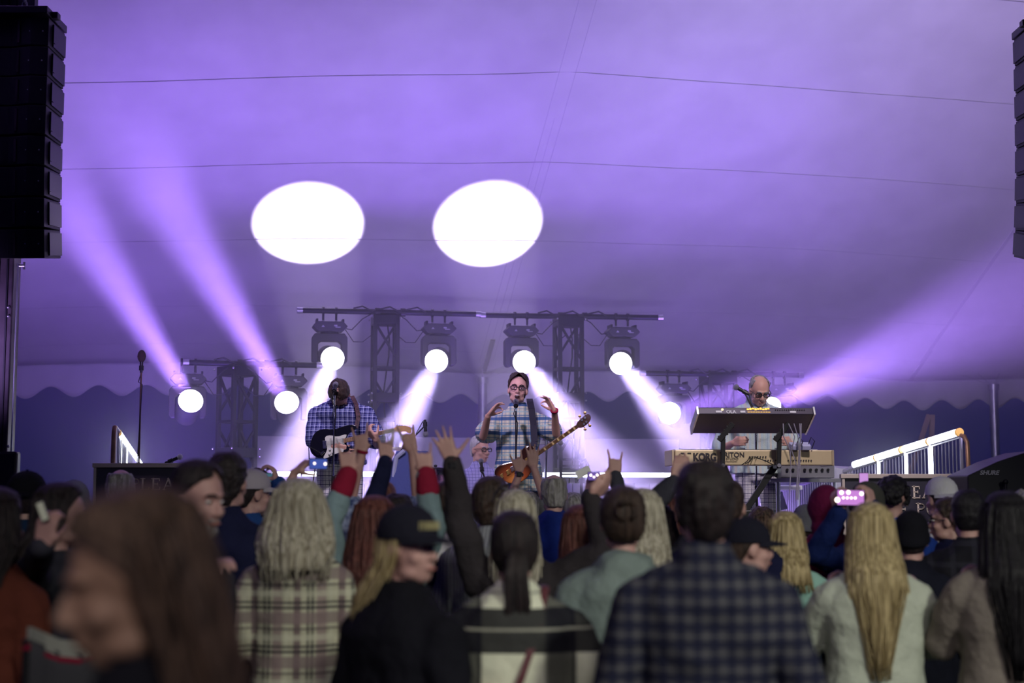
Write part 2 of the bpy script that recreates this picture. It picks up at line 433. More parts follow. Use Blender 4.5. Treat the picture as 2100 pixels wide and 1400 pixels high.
PD = pipe(1318, 765, 1642, 769, 16.2, 'black crossbar behind the keyboard player')
# ------------------------------------------------------------------ moving heads
HL = ['moving head light hanging left of the left centre tower', 'moving head light hanging right of the left centre tower', 'moving head light above and right of the singer', 'moving head light at the right end of the right centre crossbar',
      'moving head light at far left throwing a beam up beside the thin mic stand', 'moving head light left of the guitarist throwing a beam up', 'moving head light tilted right, left of the keyboard player', 'moving head light partly hidden behind the keyboard player\'s shoulder']
def moving_head(k):
    px, py, Y0, ax, ay, aY, pw, cone = HEADS[k]
    Y = TY(px, Y0); L = W(px, py, Y - .24)
    up = k < 4
    pl = (PA, PA, PB, PB, PC, PC, PD, PD)[k]
    cx = {0: 685, 1: 903, 2: 1068, 3: 1270, 4: 405, 5: 606, 6: 1372, 7: 1583}[k]
    u = (W(cx, 0, TY(cx, Y0)).x - pl[0].x) / (pl[1].x - pl[0].x); P = pl[0].lerp(pl[1], u)
    t = thing('moving_head_light', HL[k], 'stage light', (P.x, P.y, P.z), 0, 'moving head lights on the towers')
    m = MB(); q = MB()
    for s in (-.07, .07):
        c = P + EX * s; m = MB().cyl(c - EX * .012, c + EX * .012, .043, seg=14).bar(c - Vector((0, 0, .04)), c - Vector((0, 0, .11)), .022)
        cl = m.build('clamp', M_rig, t); MB().ell(c + Vector((0, -.02, -.115)), .013).build('bolt', M_chrome, cl, smooth=True)
    zb = P.z - .175
    out = [(-.19, 0), (-.14, .052), (.14, .052), (.19, 0), (.13, -.058), (-.13, -.058)]
    Mx = Matrix.Translation((P.x, P.y, zb)) @ Matrix.Rotation(ROT, 4, 'Z') @ Matrix.Rotation(R(90), 4, 'X')
    body = MB().prism(out, .20, Mx).build('base', mat('fixture_black', (.035, .03, .05), .5), t, bevel=.012)
    m = MB(); m.prism([(-.095, -.012), (-.06, -.012), (-.078, .012)], .004, Mx @ Matrix.Translation((0, 0, .102)))
    m.prism([(.04, -.003), (.075, -.003), (.075, .014), (.04, .014)], .004, Mx @ Matrix.Translation((0, 0, .102)))
    m.prism([(.055, -.016), (.11, -.016), (.11, -.006), (.055, -.006)], .004, Mx @ Matrix.Translation((0, 0, .102)))
    m.build('badge', mat('badge_grey', (.4, .4, .45), .5), body)
    for s in (-.14, .14): MB().box(Mx @ Vector((s, .06, 0)), (.02, .16, .04), RZ).build('handle', M_rig, body)
    # yoke
    zy = zb - .075
    yo = [(-.16, 0), (.16, 0), (.19, -.04), (.19, -.30), (.165, -.33), (.125, -.33), (.125, -.115), (.09, -.085), (-.09, -.085), (-.125, -.115), (-.125, -.33), (-.165, -.33), (-.19, -.30), (-.19, -.04)]
    My = Matrix.Translation((P.x, P.y, zy)) @ Matrix.Rotation(ROT, 4, 'Z') @ Matrix.Rotation(R(90), 4, 'X')
    MB().prism(yo, .13, My).build('yoke', MATS['fixture_black'], t, bevel=.01)
    m = MB().cyl((P.x, P.y, zb - .05), (P.x, P.y, zy + .0), .10, seg=20); m.build('pan_collar', M_rig, t)
    C = Vector((P.x, P.y, zy - .25)); A = W(ax, ay, aY); d = (A - L).normalized()
    if k < 6: d = (d + (L - C).normalized()).normalized()
    head = MB()
    n1 = 24; prof = [(-.17, .03), (-.165, .085), (-.10, .118), (.04, .122), (.14, .128), (.20, .130), (.215, .128)]
    fr = frame(L - C)
    dist = (L - C).length; sc = dist / .215
    ld = (L - C).normalized()
    rings = []
    for z, r in prof: rings.append([C + ld * z * sc + fr @ Vector((r * math.cos(2 * math.pi * i / n1), r * math.sin(2 * math.pi * i / n1), 0)) for i in range(n1)])
    hd = head.loft(rings).build('head', MATS['fixture_black'], t, smooth=True)
    lens = MB().cyl(L - ld * .002, L + ld * .006, .124, .124, seg=32)
    lens.build('lens', M_lens, hd, smooth=True)
    pts = [P + Vector((-.02, 0, .03)) + EX * .02, P + EX * (.2 if k % 2 == 0 else -.2) + Vector((0, -.02, -.02)), P + EX * (.17 if k % 2 == 0 else -.17) + Vector((0, -.02, -.12))]
    sgn = 1 if k % 2 == 0 else -1
    pts = [P + EX * sgn * (.50) + Vector((0, -.03, 0)), P + EX * sgn * .36 + Vector((0, -.03, -.08)), P + EX * sgn * .24 + Vector((0, 0, -.2)), P + EX * sgn * .18 + Vector((0, 0, -.19))]
    c = MB().tube(pts, .006)
    pts = [P + EX * sgn * .17 + Vector((0, 0, -.2)), P + EX * sgn * .26 + Vector((0, 0, -.33)), P + EX * sgn * .36 + Vector((0, 0, -.33)), P + EX * sgn * .52 + Vector((0, 0, -.2))]
    c.tube(pts, .005); c.build('cable', M_plastic, t, smooth=True)
for k in range(8): moving_head(k)
# floor fixtures that throw the two canopy spots
for px, lb in ((635, 'left'), (1003, 'right')):
    c = W(px, 474, TY(px, 16.9)); t = thing('floor_light', 'low floor spotlight behind the knee wall aimed straight up, the %s one' % lb, 'stage light', (c.x, c.y + .15, 0), 0, 'floor spotlights')
    MB().box((c.x, c.y + .15, .06), (.3, .3, .12)).build('base', MATS['fixture_black'], t, bevel=.01)
    m = MB(); rings = []
    n1 = 24
    for z, r in ((.14, .06), (.2, .12), (.5, .13), (.5, .115), (.3, .11)): rings.append([Vector((c.x + r * math.cos(2 * math.pi * i / n1), c.y + .15 + r * math.sin(2 * math.pi * i / n1), z)) for i in range(n1)])
    m.loft(rings).build('head', MATS['fixture_black'], t, smooth=True)
# ------------------------------------------------------------------ line arrays
def line_array(xr, ytop, Y, side, nbox, label, hpx, splay, slots):
    top = W(xr, ytop, Y); wd = .80; cx = top.x - side * wd / 2
    t = thing('line_array_speaker', label, 'speaker', (cx, Y, top.z), 0, 'flown loudspeaker columns')
    m = MB().box((cx, Y, top.z - .03), (wd, .5, .06)); m.box((top.x + side * .02, Y - .1, top.z - .035), (.05, .08, .05)); m.build('fly_frame', M_black, t, bevel=.006)
    z = top.z - .075; yy = Y; ang = 0
    mg = mat('speaker_grille', (.007, .006, .010), .55, .2, bump=.3, bscale=400)
    h = hpx / F * Y
    for k in range(nbox):
        ang = R(splay[k]); rt = Matrix.Rotation(ang, 3, 'X')
        hh = h * .955; c = Vector((cx, yy, z - h / 2)); dn = rt @ Vector((0, 0, -1)); 
        c = Vector((cx, yy, z)) + dn * h / 2
        out = [(-wd / 2, .2), (wd / 2, .2), (wd / 2 - .0, -.2), (wd / 2 - .13, -.22), (wd / 2 - .29, -.17), (-wd / 2 + .29, -.17), (-wd / 2 + .13, -.22), (-wd / 2, -.2)]
        M4 = Matrix.Translation(c) @ rt.to_4x4()
        cab = MB().prism(out, hh, M4).build('cabinet', mg, t, bevel=.005)
        for sx in (-1, 1):
            m = MB().box(c + rt @ Vector((sx * (wd / 2 + .004), .05, 0)), (.012, .30, hh * .8), rt)
            m.box(c + rt @ Vector((sx * (wd / 2 + .020), -.12, 0)), (.010, .05, hh * .62), rt)
            m.build('rigging_arm', M_black, cab)
        for sx in (-.26, -.17, .17, .26): MB().box(c + rt @ Vector((sx if abs(sx) > .2 else sx, -.185, 0)), (.018, .03, hh * .78), rt).build('waveguide', mat('brown_black', (.05, .03, .03), .5), cab)
        m = MB()
        for sx in (-.36, -.26, .26, .36): m.ell(c + rt @ Vector((sx * wd / .8, -.214, 0)), .007, sub=1)
        for sx in (-.26, .26):
            for sz in (-.4, .4): m.ell(c + rt @ Vector((sx, -.203, sz * hh)), .006, sub=1)
        m.build('screw', M_alu, cab)
        nz = Vector((cx, yy, z)) + dn * h
        z = nz.z; yy = nz.y
    ch = MB()
    for k in range(10):
        pts = []
        for i in range(12):
            a = 2 * math.pi * i / 12
            dx = .018 * math.cos(a); dz = .032 * math.sin(a)
            pts.append(Vector((cx + .14 * side + (dx if k % 2 else 0), Y + (0 if k % 2 else dx), top.z + .04 + k * .048 + dz)))
        ch.tube(pts, .007, seg=6, closed=True)
    ch.build('chain', M_chrome, t, smooth=True)
    m = MB().box((cx + .14 * side, Y + .12, top.z + .30), (.10, .08, .6)); m.build('hoist_arm', M_black, t)
    return cx
line_array(118, 33, 11.0, 1, 8, 'black column of eight flown loudspeaker cabinets at the left edge', 62, [0, 0, 0, 0, 2, 4, 6, 9], 4)
line_array(2096, 48, 11.3, -1, 8, 'black column of flown loudspeaker cabinets cut off by the right edge', 60, [1, 2, 3, 4, 6, 8, 11, 14], 4)
# lifting tower carrying the left array
for xa, xb, lab, Y in ((-40, 36, 'tall dark lifting tower below the left loudspeaker column', 11.5),):
    a, b = W(xa, 540, Y), W(xb, 540, Y); c = (a + b) / 2
    t = thing('lifting_tower', lab, 'tower', (c.x, Y, 0))
    MB().box((c.x, Y, 2.9), (b.x - a.x, .18, 5.8)).build('mast', mat('mast_brown', (.06, .045, .05), .5, .4, var=.2), t, bevel=.01)
    m = MB()
    for f in (.15, .4, .62, .85): m.box((a.x + (b.x - a.x) * f, Y - .095, 2.9), (.012, .012, 5.78))
    m.build('rib', M_black, t)
    m = MB()
    for py in (630, 648, 915, 932): q = W(17, py, Y - .1); m.ell(q, .012)
    m.build('bolt', M_alu, t, smooth=True)
    m = MB()
    q = W(38, 545, Y - .05); m.cyl(q, q + Vector((.05, 0, 0)), .012); m.cyl(q + Vector((.045, 0, -.03)), q + Vector((.045, 0, .03)), .01); 
    p1 = W(37, 540, Y - .06); m.cyl((p1.x, p1.y, 0.1), (p1.x, p1.y, p1.z), .007)
    m.build('locking_pin', M_alu, t, smooth=True)
    MB().box((c.x, Y, .05), (1.4, 1.4, .08)).build('base', M_black, t)
    MB().box(W(12, 965, Y - .13), (.20, .1, .30)).build('winch_case', M_black, t, bevel=.02)
    m = MB().bar((c.x, Y, 5.7), (c.x, 11.05, 5.75), .12, .1); m.build('boom', M_black, t)
# ================================================================== lettering from strokes (with serifs)
def arc(cx, cy, rx, ry, a0, a1, n=10): return [(cx + rx * math.cos(R(a0 + (a1 - a0) * i / n)), cy + ry * math.sin(R(a0 + (a1 - a0) * i / n))) for i in range(n + 1)]
GL = {  # strokes as (points, weight) in a 1-high cell; last number is the advance
    'P': ([([(.14, 0), (.14, 1)], 1), ([(.14, .96)] + arc(.36, .74, .22, .22, 90, -90) + [(.14, .52)], .6), ([(0, .02), (.30, .02)], .4), ([(0, .98), (.2, .98)], .4)], .66),
    'L': ([([(.14, 0), (.14, 1)], 1), ([(0, .98), (.30, .98)], .4), ([(0, .02), (.58, .02)], .5), ([(.58, 0), (.60, .24)], .4)], .68),
    'E': ([([(.14, 0), (.14, 1)], 1), ([(0, .97), (.56, .97)], .5), ([(0, .03), (.58, .03)], .5), ([(.14, .52), (.44, .52)], .5), ([(.56, 1), (.57, .78)], .4), ([(.58, 0), (.61, .24)], .4), ([(.44, .42), (.44, .62)], .4)], .70),
    'A': ([([(.10, 0), (.42, 1)], .5), ([(.40, 1), (.76, 0)], 1), ([(.22, .34), (.62, .34)], .45), ([(0, .02), (.22, .02)], .4), ([(.60, .02), (.90, .02)], .4)], .92),
    'S': ([(arc(.30, .75, .22, .22, 20, 270) + arc(.30, .26, .24, .24, 90, -160), .75), ([(.50, .74), (.52, .98)], .4), ([(.06, .02), (.05, .26)], .4)], .64),
    'O': ([(arc(.42, .5, .36, .46, 0, 360, 20), .75)], .90),
    'N': ([([(.12, 0), (.12, 1)], .6), ([(.12, 1), (.7, 0)], .9), ([(.7, 0), (.7, 1)], .6)], .86), 'D': ([([(.12, 0), (.12, 1)], .9), ([(.12, .97), (.3, .97)] + arc(.3, .5, .36, .47, 90, -90) + [(.12, .03)], .7)], .78),
    'I': ([([(.12, 0), (.12, 1)], 1)], .32), ' ': ([], .4),
}
def letters(mb, txt, M, h, wt=.14, sp=.08, depth=.006, xs=1.0):
    x = 0
    for ch in txt:
        st, adv = GL[ch]
        for pts, wf in st:
            for a, b in zip(pts, pts[1:]):
                a = M @ Vector(((x + a[0]) * h * xs, a[1] * h, 0)); b = M @ Vector(((x + b[0]) * h * xs, b[1] * h, 0)); e = (b - a).normalized() * wt * h * wf * .3
                mb.bar(a - e, b + e, depth, wt * h * wf, up=(M.to_3x3() @ Vector((0, 0, 1))).cross(b - a).normalized() if False else (M.to_3x3() @ Vector((0, 0, 1))).normalized().cross((b - a).normalized()))
        x += adv + sp
    return x * h * xs
def text(name, body, m, parent, M, size, off=0, shear=0, ext=.001, sx=1):
    c = bpy.data.curves.new(name, 'FONT'); c.body = body; c.size = size; c.offset = off; c.shear = shear; c.extrude = ext; c.align_x = 'LEFT'
    c.materials.append(m); o = bpy.data.objects.new(name, c); COL.objects.link(o); o.parent = parent
    o.matrix_local = ROOTM[parent.name].inverted() @ M @ Matrix.Diagonal((sx, 1, 1, 1)); FONTS.append(o); return o
def face(p, rz=0, tilt=0):      # text plane that faces the audience
    return Matrix.Translation(p) @ Matrix.Rotation(rz, 4, 'Z') @ Matrix.Rotation(R(90) + tilt, 4, 'X')
# ================================================================== banners
M_ban = mat('banner_dark', (.035, .032, .055), .5, var=.1)
M_cream = mat('banner_letter', (.88, .76, .64), .6)
def banner(x0, x1, yt, yb, Y, label, lines):
    a, b = W(x0, yt, Y), W(x1, yt, Y); zb = .0
    t = thing('banner', label, 'banner', ((a.x + b.x) / 2, Y, 0), 0, 'dark banners beside the stage')
    MB().box(((a.x + b.x) / 2, Y, (a.z + zb) / 2), (b.x - a.x, .03, a.z - zb)).build('panel', M_ban, t)
    m = MB().box(((a.x + b.x) / 2, Y - .005, a.z), (b.x - a.x + .04, .06, .035)); m.build('top_rail', mat('rail_cream', (.55, .47, .42), .4), t, bevel=.004)
    for xx in (a.x, b.x): MB().box((xx, Y - .005, a.z / 2), (.02, .045, a.z)).build('side_rail', MATS['rail_cream'], t)
    for txt, px, py, hpx, xs in lines:
        p = W(px, py, Y); p.y = Y - .019
        m = MB(); letters(m, txt, Matrix.Translation(p) @ Matrix.Rotation(R(90), 4, 'X'), hpx / F * Y, xs=xs); m.build('lettering', M_cream, t)
banner(197, 452, 954, 1080, 11.2, 'dark banner with pale capitals at far left, its middle hidden by heads', [('PLEASE', 268, 1004, 23, 1.25)])
banner(1728, 1988, 976, 1080, 11.2, 'dark banner with pale capitals on the right, below the lit barrier', [('PLEASE', 1832, 1021, 24, 1.05), ('E PO', 1843, 1056, 24, 1.15)])
# ================================================================== lit barriers
def barrier(a, b, label, tubes, posts, endcap, zb=STZ, nb=40, h=1.1):
    t = thing('barrier', label, 'barrier', ((a.x + b.x) / 2, (a.y + b.y) / 2, 0), 0)
    d = (b - a).normalized(); m = MB().cyl(a, b, .019, seg=10); m.cyl(Vector((a.x, a.y, zb + .12)), Vector((b.x, b.y, zb + .12)), .016, seg=10); m.build('rail', M_alu, t, smooth=True)
    # rounded end post
    n = (b - a).normalized(); pts = [a + n * .02 + Vector((0, 0, 0)), a - n * .04 - Vector((0, 0, .01)), a - n * .09 - Vector((0, 0, .07)), Vector((a.x - n.x * .10, a.y - n.y * .10, a.z - .3)), Vector((a.x - n.x * .10, a.y - n.y * .10, zb - .3))]
    MB().tube(pts, .019, 10).build('end_post', mat('rusty_post', (.35, .2, .12), .5, .5, var=.3), t, smooth=True)
    for k in range(nb):
        p = a.lerp(b, (k + .5) / nb); MB().cyl(p, (p.x, p.y, zb + .1), .0065, seg=6, caps=False).build('bar', M_alu, t)
    for f in endcap: p = a.lerp(b, f); MB().cyl((p.x, p.y, 0), p, .02, seg=8).build('post', M_alu, t, smooth=True)
    return t
ra, rb = W(1972, 893, 12.0), W(1580, 1012, 16.4)
barrier(ra, rb, 'steel crowd barrier on the right of the stage with lit white tubes along its rail', None, None, (.0, .33, .66, 1), zb=1.25, nb=70)
def rail_tube(x0, x1, which, base=ra, end=rb, lift=.035, r=.034, off=-.03):
    def at(px):
        u = (px - 1050) / F; d = end - base; k = (u * base.y - base.x) / (d.x - u * d.y); return base + d * k
    p, q = at(x0), at(x1)
    for v in (p, q): v.y += off; v.z += lift
    t = thing('light_tube', which, 'light tube', (p + q) / 2, 0, 'light tubes on the barriers')
    MB().cyl(p, q, r, seg=12).build('tube', M_tube, t, smooth=True)
    e = (q - p).normalized()
    m = MB().cyl(p - e * .03, p, r * 1.05, seg=12); m.build('end_cap', mat('amber_cap', (.8, .5, .15), .5, emit=(1, .55, .15), es=.5), t, smooth=True)
    return at
rail_tube(1962, 1903, 'lit tube on the right barrier, its topmost and nearest one')
rail_tube(1901, 1852, 'lit tube on the right barrier, second from its high end')
rail_tube(1845, 1796, 'lit tube on the right barrier, third from its high end')
at = rail_tube(1793, 1749, 'lit tube on the right barrier, lowest and farthest one')
for px, lb in ((1905, 'lit upright tube on the right barrier, nearest its high end'), (1854, 'lit upright tube in the middle of the right barrier'), (1798, 'lit upright tube on the right barrier, farthest from its high end')):
    p = at(px); p.y -= .03; t = thing('light_tube', lb, 'light tube', (p.x, p.y, 1.2), 0, 'light tubes on the barriers')
    MB().cyl(p + Vector((0, 0, .01)), (p.x, p.y, p.z - .75), .017, seg=10).build('tube', M_tube, t, smooth=True)
la, lb_ = W(236, 875, 12.3), W(296, 962, 15.4)
barrier(la, lb_, 'steel crowd barrier at the stage\'s left end with lit white tubes', None, None, (0, 1), zb=1.2, nb=26)
a0, b0 = ra, rb
rail_tube(246, 262, 'lit tube on the left barrier, nearest its high end', la, lb_, 0, .032, -.05)
rail_tube(263, 276, 'lit tube in the middle of the left barrier', la, lb_, 0, .032, -.05)
rail_tube(277, 291, 'lit tube on the left barrier, farthest and lowest', la, lb_, 0, .032, -.05)
for px, lb in ((251, 'lit upright tube on the left barrier, left one'), (263, 'lit upright tube on the left barrier, right one')):
    u = (px - 1050) / F; d = lb_ - la; k = (u * la.y - la.x) / (d.x - u * d.y); p = la + d * k; p.y -= .05
    t = thing('light_tube', lb, 'light tube', (p.x, p.y, 1.1), 0, 'light tubes on the barriers')
    MB().cyl(p, (p.x, p.y, p.z - .75), .018, seg=10).build('tube', M_tube, t, smooth=True)
# towel on the right barrier
p = at(1722)
m = MB(); rings = []
for k in range(12):
    z = p.z + .05 - k * .055; rings.append([Vector((p.x + .10 * math.cos(a * math.pi / 12) * (1 + .05 * k / 3) + .012 * math.sin(a * 2.3 + k * .3), p.y - .03 + .05 * math.sin(a * math.pi / 12), z + .015 * math.cos(a * math.pi / 12 * 2))) for a in range(24)])
m.loft(rings); o = m.build('towel', mat('towel_cloth', (.75, .72, .82), .95, bump=.8, bscale=200), smooth=True); tag(o, 'white towel hanging over the right barrier behind the keyboards', 'towel')
# ================================================================== keyboards
SY = 11.75
t = thing('keyboard_stand', 'black column keyboard stand with two tiers in front of the keyboard player', 'stand', (W(1530, 900, SY + .2).x, SY + .2, STZ))
foot = W(1530, 1052, SY); foot.y += .12
for px, py, nm in ((1592, 952, 'leg'), (1482, 952, 'leg')):
    q = W(px, py, SY + .12); e = q + (foot - q) * 1.0
    MB().bar(q, e, .05, .05).build(nm, M_black, t, bevel=.004)
MB().box((foot.x, foot.y, (foot.z + STZ) / 2), (.14, .2, foot.z - STZ + .05)).build('base', M_black, t, bevel=.01)
MB().box((foot.x, foot.y, STZ + .03), (.7, .5, .05)).build('foot_plate', M_black, t, bevel=.01)
for x1, x2 in ((1482, 1500), (1597, 1615)):
    a, b, c_ = W(x1, 958, SY - .09), W(x1 + 1, 899, SY - .09), W(x2, 866, SY - .02)
    MB().bar(a, b, .035, .035).build('upright', M_black, t, bevel=.004)
    m = MB().bar(W(x1 - 8, 903, SY - .1), W(x2 + 3, 868, SY - .10), .045, .04)
    for f in (.2, .4, .6, .8): q = W(x1 - 8, 903, SY - .1).lerp(W(x2 + 3, 868, SY - .1), f); m.cyl(q - Vector((.03, 0, 0)), q + Vector((.03, 0, 0)), .012)
    m.build('tilt_arm', M_black, t, bevel=.003)
    MB().cyl(W(x1 + 1, 954, SY - .12), W(x1 + 1, 954, SY - .105), .016).build('bolt', M_alu, t, smooth=True)
    q = W(x1, 956, SY - .09); MB().bar(q, q + Vector((0, .42, 0)), .035, .03).build('tier_arm', M_black, t)
# lower keyboard (cream)
a, b = W(1382, 936, SY - .03), W(1706, 940, SY + .05); c = (a + b) / 2; L = (b - a).length
h = 31 / F * SY
k1 = thing('keyboard', 'cream long keyboard with dark lettering on its back, the lower of two', 'keyboard', c)
rz = math.atan2(b.y - a.y, b.x - a.x)
RK = Matrix.Rotation(rz, 3, 'Z')
m = MB().box((c.x, c.y + .17, c.z), (L, .34, h), RK); M_cr = mat('keyboard_cream', (.62, .50, .30), .45, .15, var=.06, vscale=5)
bd = m.build('body', M_cr, k1, bevel=.008)
for s in (-1, 1): MB().box(c + RK @ Vector((s * (L / 2 + .008), .17, -.002)), (.02, .36, h * 1.04), RK).build('end_cheek', mat('cheek', (.45, .36, .24), .5), k1, bevel=.006)
m = MB().box(c + RK @ Vector((0, .30, h / 2 + .006)), (L * .92, .13, .012), RK); m.build('keys', M_white, k1)
MK = face(c + RK @ Vector((0, -.004, 0)), rz)
dk = mat('print_dark', (.03, .025, .03), .6)
def onk(x, z): return MK @ Matrix.Translation((x, z, 0))
text('lettering', 'KORG', dk, k1, onk(-L / 2 + .155, -.025), .085, off=.004, sx=.80)
text('lettering', 'TRITON', dk, k1, onk(-L / 2 + .375, .004), .055, off=.001)
text('lettering', 'STUDIO', dk, k1, onk(-L / 2 + .425, -.020), .028)
text('lettering', 'music workstation/sampler', dk, k1, onk(-L / 2 + .375, -.036), .013)
m = MB()
for k in range(16): q = MK @ Vector((.10 + k * .021 + (.06 if k > 5 else 0), -.022 + .0 * k, .001)); m.cyl(q, q + Vector((0, -.006, 0)), .0055, seg=8)
for k in range(7): q = MK @ Vector((-.03 + k * .022, .006, .001)); m.cyl(q, q + Vector((0, -.006, 0)), .006, seg=8)
m.build('socket', dk, k1)
m = MB()
for x in (-L / 2 + .07, -L / 2 + .125): m.box(MK @ Vector((x, .035, .001)), (.03, .004, .008), RK)
m.build('label_plate', dk, k1)
m = MB()
for x0, x1, z1 in ((-.02, -.10, -.06), (.03, .16, -.06), (.0, -.07, -.05)):
    m.tube([MK @ Vector((x0, .006, .004)), MK @ Vector((x0 - .02, .0, .05)), MK @ Vector(((x0 + x1) / 2, -.03, .045)), MK @ Vector((x1, z1, .02))], .004, 6)
m.build('plug_cable', M_plastic, k1, smooth=True)
# upper keyboard (dark, tilted)
a, b = W(1426, 859, SY + .02), W(1659, 863, SY + .08); c = (a + b) / 2; L = (b - a).length * 1.0
k2 = thing('keyboard', 'dark synthesizer tilted towards the player, on the upper tier', 'keyboard', c)
TL = Matrix.Rotation(rz, 4, 'Z') @ Matrix.Rotation(R(-27), 4, 'X')
MU = Matrix.Translation(c) @ TL
hh = .062
m = MB().prism([(-L / 2, 0), (L / 2, 0), (L / 2 , .0), (L / 2, -.31), (-L / 2, -.31)][0:2] + [(L / 2, -.31), (-L / 2, -.31)], .02, Matrix.Identity(4)) if False else MB()
vs = []
for x in (-L / 2, L / 2):
    vs += [MU @ Vector((x, -.15, hh / 2)), MU @ Vector((x, -.15, -hh / 2)), MU @ Vector((x, .17, -hh / 2)), MU @ Vector((x, .17, hh / 2))]
m.add(vs, [[0, 1, 2, 3], [7, 6, 5, 4], [0, 4, 5, 1], [1, 5, 6, 2], [2, 6, 7, 3], [3, 7, 4, 0]])
m.build('body', mat('synth_dark', (.045, .035, .065), .4, .2), k2, bevel=.006)
MT = MU @ Matrix.Translation((0, -.153, 0)) @ Matrix.Rotation(R(90), 4, 'X')
gp = mat('print_pale', (.6, .6, .65), .5)
for s in (-1, 1):
    MB().add([MU @ Vector((s * (L / 2 + e), y, z)) for e in (.0, .014) for y, z in ((-.158, hh / 2 + .004), (-.158, -hh / 2 - .006), (.18, -hh / 2 - .006), (.18, hh / 2 + .004))], [[0, 1, 2, 3], [7, 6, 5, 4], [0, 4, 5, 1], [1, 5, 6, 2], [2, 6, 7, 3], [3, 7, 4, 0]]).build('end_cheek', M_alu, k2)
text('lettering', 'OLA', gp, k2, MT @ Matrix.Translation((-L / 2 + .225, -.026, .001)), .04, off=.001)
m = MB()
for x, w_ in ((-L / 2 + .165, .05), (-L / 2 + .36, .04), (.30, .05)):
    p = MT @ Vector((x, -.012, .001)); m.box(p, (w_, .003, .018), (TL.to_3x3()))
m.build('label_plate', gp, k2)
m = MB()
for k in range(9): p = MT @ Vector((-.035 + k * .021 - .03, .012 + .003 * (k % 3), .001)); m.box(p, (.017, .003, .013 + .004 * (k % 2)), TL.to_3x3())
for k in range(14): p = MT @ Vector((-.065 + k * .0135, -.014, .001)); m.box(p, (.008, .003, .005), TL.to_3x3())
m.build('amber_mark', mat('amber_glow', (.5, .3, .05), .5, emit=(1, .48, .06), es=1.6), k2)  # amber marks on the back face, glow put into their material
p = MT @ Vector((-L / 2 + .195, .008, .001)); MB().cyl(p, p + Vector((0, -.004, 0)), .010).build('lamp', mat('warm_lamp', (.9, .7, .4), .5, emit=(1, .75, .4), es=1.2), k2)
m = MB()
for k in range(14): p = MT @ Vector((.16 + k * .018, .006, .001)); m.cyl(p, p + Vector((0, -.005, 0)), .005, seg=6)
m.build('socket', M_black, k2)
m = MB()
for x0, x1 in ((1606, 1622), (1617, 1636), (1628, 1637), (1640, 1640), (1643, 1637)):
    a, b = W(x0, 868, SY - .16), W(x1, 960, SY - .12); m.tube([a, a.lerp(b, .3) + Vector((.03 * math.sin(x0), -.02, 0)), a.lerp(b, .6) + Vector((.02 * math.sin(x0 * 2), 0, 0)), b, b - Vector((.02, 0, .25))], .0045, 6)
m.build('cable', mat('cable_grey', (.3, .28, .35), .5), k2, smooth=True)
m = MB(); p = c + RK @ Vector((0, .02, .045)); 
MB().add([MU @ Vector((x, y, z)) for x in (-L * .44, L * .44) for y, z in ((.03, hh / 2), (.03, hh / 2 + .012), (.16, hh / 2 + .012), (.16, hh / 2))], [[0, 1, 2, 3], [7, 6, 5, 4], [0, 4, 5, 1], [1, 5, 6, 2], [2, 6, 7, 3], [3, 7, 4, 0]]).build('keys', M_white, k2)
# rack / side table right of the keyboards
q = W(1650, 985, 12.6)
t = thing('equipment_table', 'metal side table with mixer gear behind the keyboard stand', 'table', (q.x, 12.6, STZ))
for dx in (-.27, .30):
    for dy in (-.2, .2): MB().cyl((q.x + dx, 12.6 + dy, STZ), (q.x + dx, 12.6 + dy, q.z), .018, seg=8).build('leg', M_alu, t, smooth=True)
MB().box((q.x, 12.6, q.z), (.68, .5, .03)).build('tabletop', M_alu, t)
MB().box((q.x, 12.6, q.z - .3), (.6, .45, .02)).build('shelf', M_alu, t)
t = thing('mixer', 'small grey mixing desk on the metal side table', 'mixer', (q.x, 12.6, q.z + .017))
MB().box((q.x, 12.6, q.z + .08), (.46, .3, .12)).build('case', mat('grey_gear', (.3, .3, .33), .4, .4), t, bevel=.01)
m = MB()
for k in range(8): m.cyl((q.x - .18 + k * .05, 12.445, q.z + .09), (q.x - .18 + k * .05, 12.43, q.z + .09), .012, seg=8)
m.build('knob', M_black, t)
for px, lb in ((1628, 'left'), (1652, 'right')):
    p = W(px, 912, SY + .02); t = thing('effects_pedal', 'small pale pedal lying on the lower keyboard, the %s one' % lb, 'pedal', p, .3, 'pedals on the keyboard')
    MB().box(p - Vector((0, 0, .01)), (.07, .10, .04), Matrix.Rotation(R(20), 3, 'X')).build('case', mat('pedal_blue', (.5, .5, .75), .4), t, bevel=.006)
    mm = MB(); mm.tube([p + Vector((.02, -.02, .01)), p + Vector((.04, -.03, .06)), p + Vector((.07, -.02, .03)), p + Vector((.05, 0, -.03))], .004); mm.build('cable', M_plastic, t, smooth=True)
# monitor wedge on deck behind
q = W(1585, 1030, 12.9)
t = thing('music_stand', 'dark tilted tablet stand behind the keyboard player\'s legs', 'stand', (q.x, 12.9, STZ))
MB().box(q, (.22, .02, .17), Matrix.Rotation(R(-25), 3, 'X') @ Matrix.Rotation(R(-12), 3, 'Y')).build('desk', mat('tablet_grey', (.12, .12, .16), .3), t, bevel=.004)
MB().cyl((q.x, 12.91, STZ), (q.x, 12.91, q.z), .012).build('pole', M_alu, t)
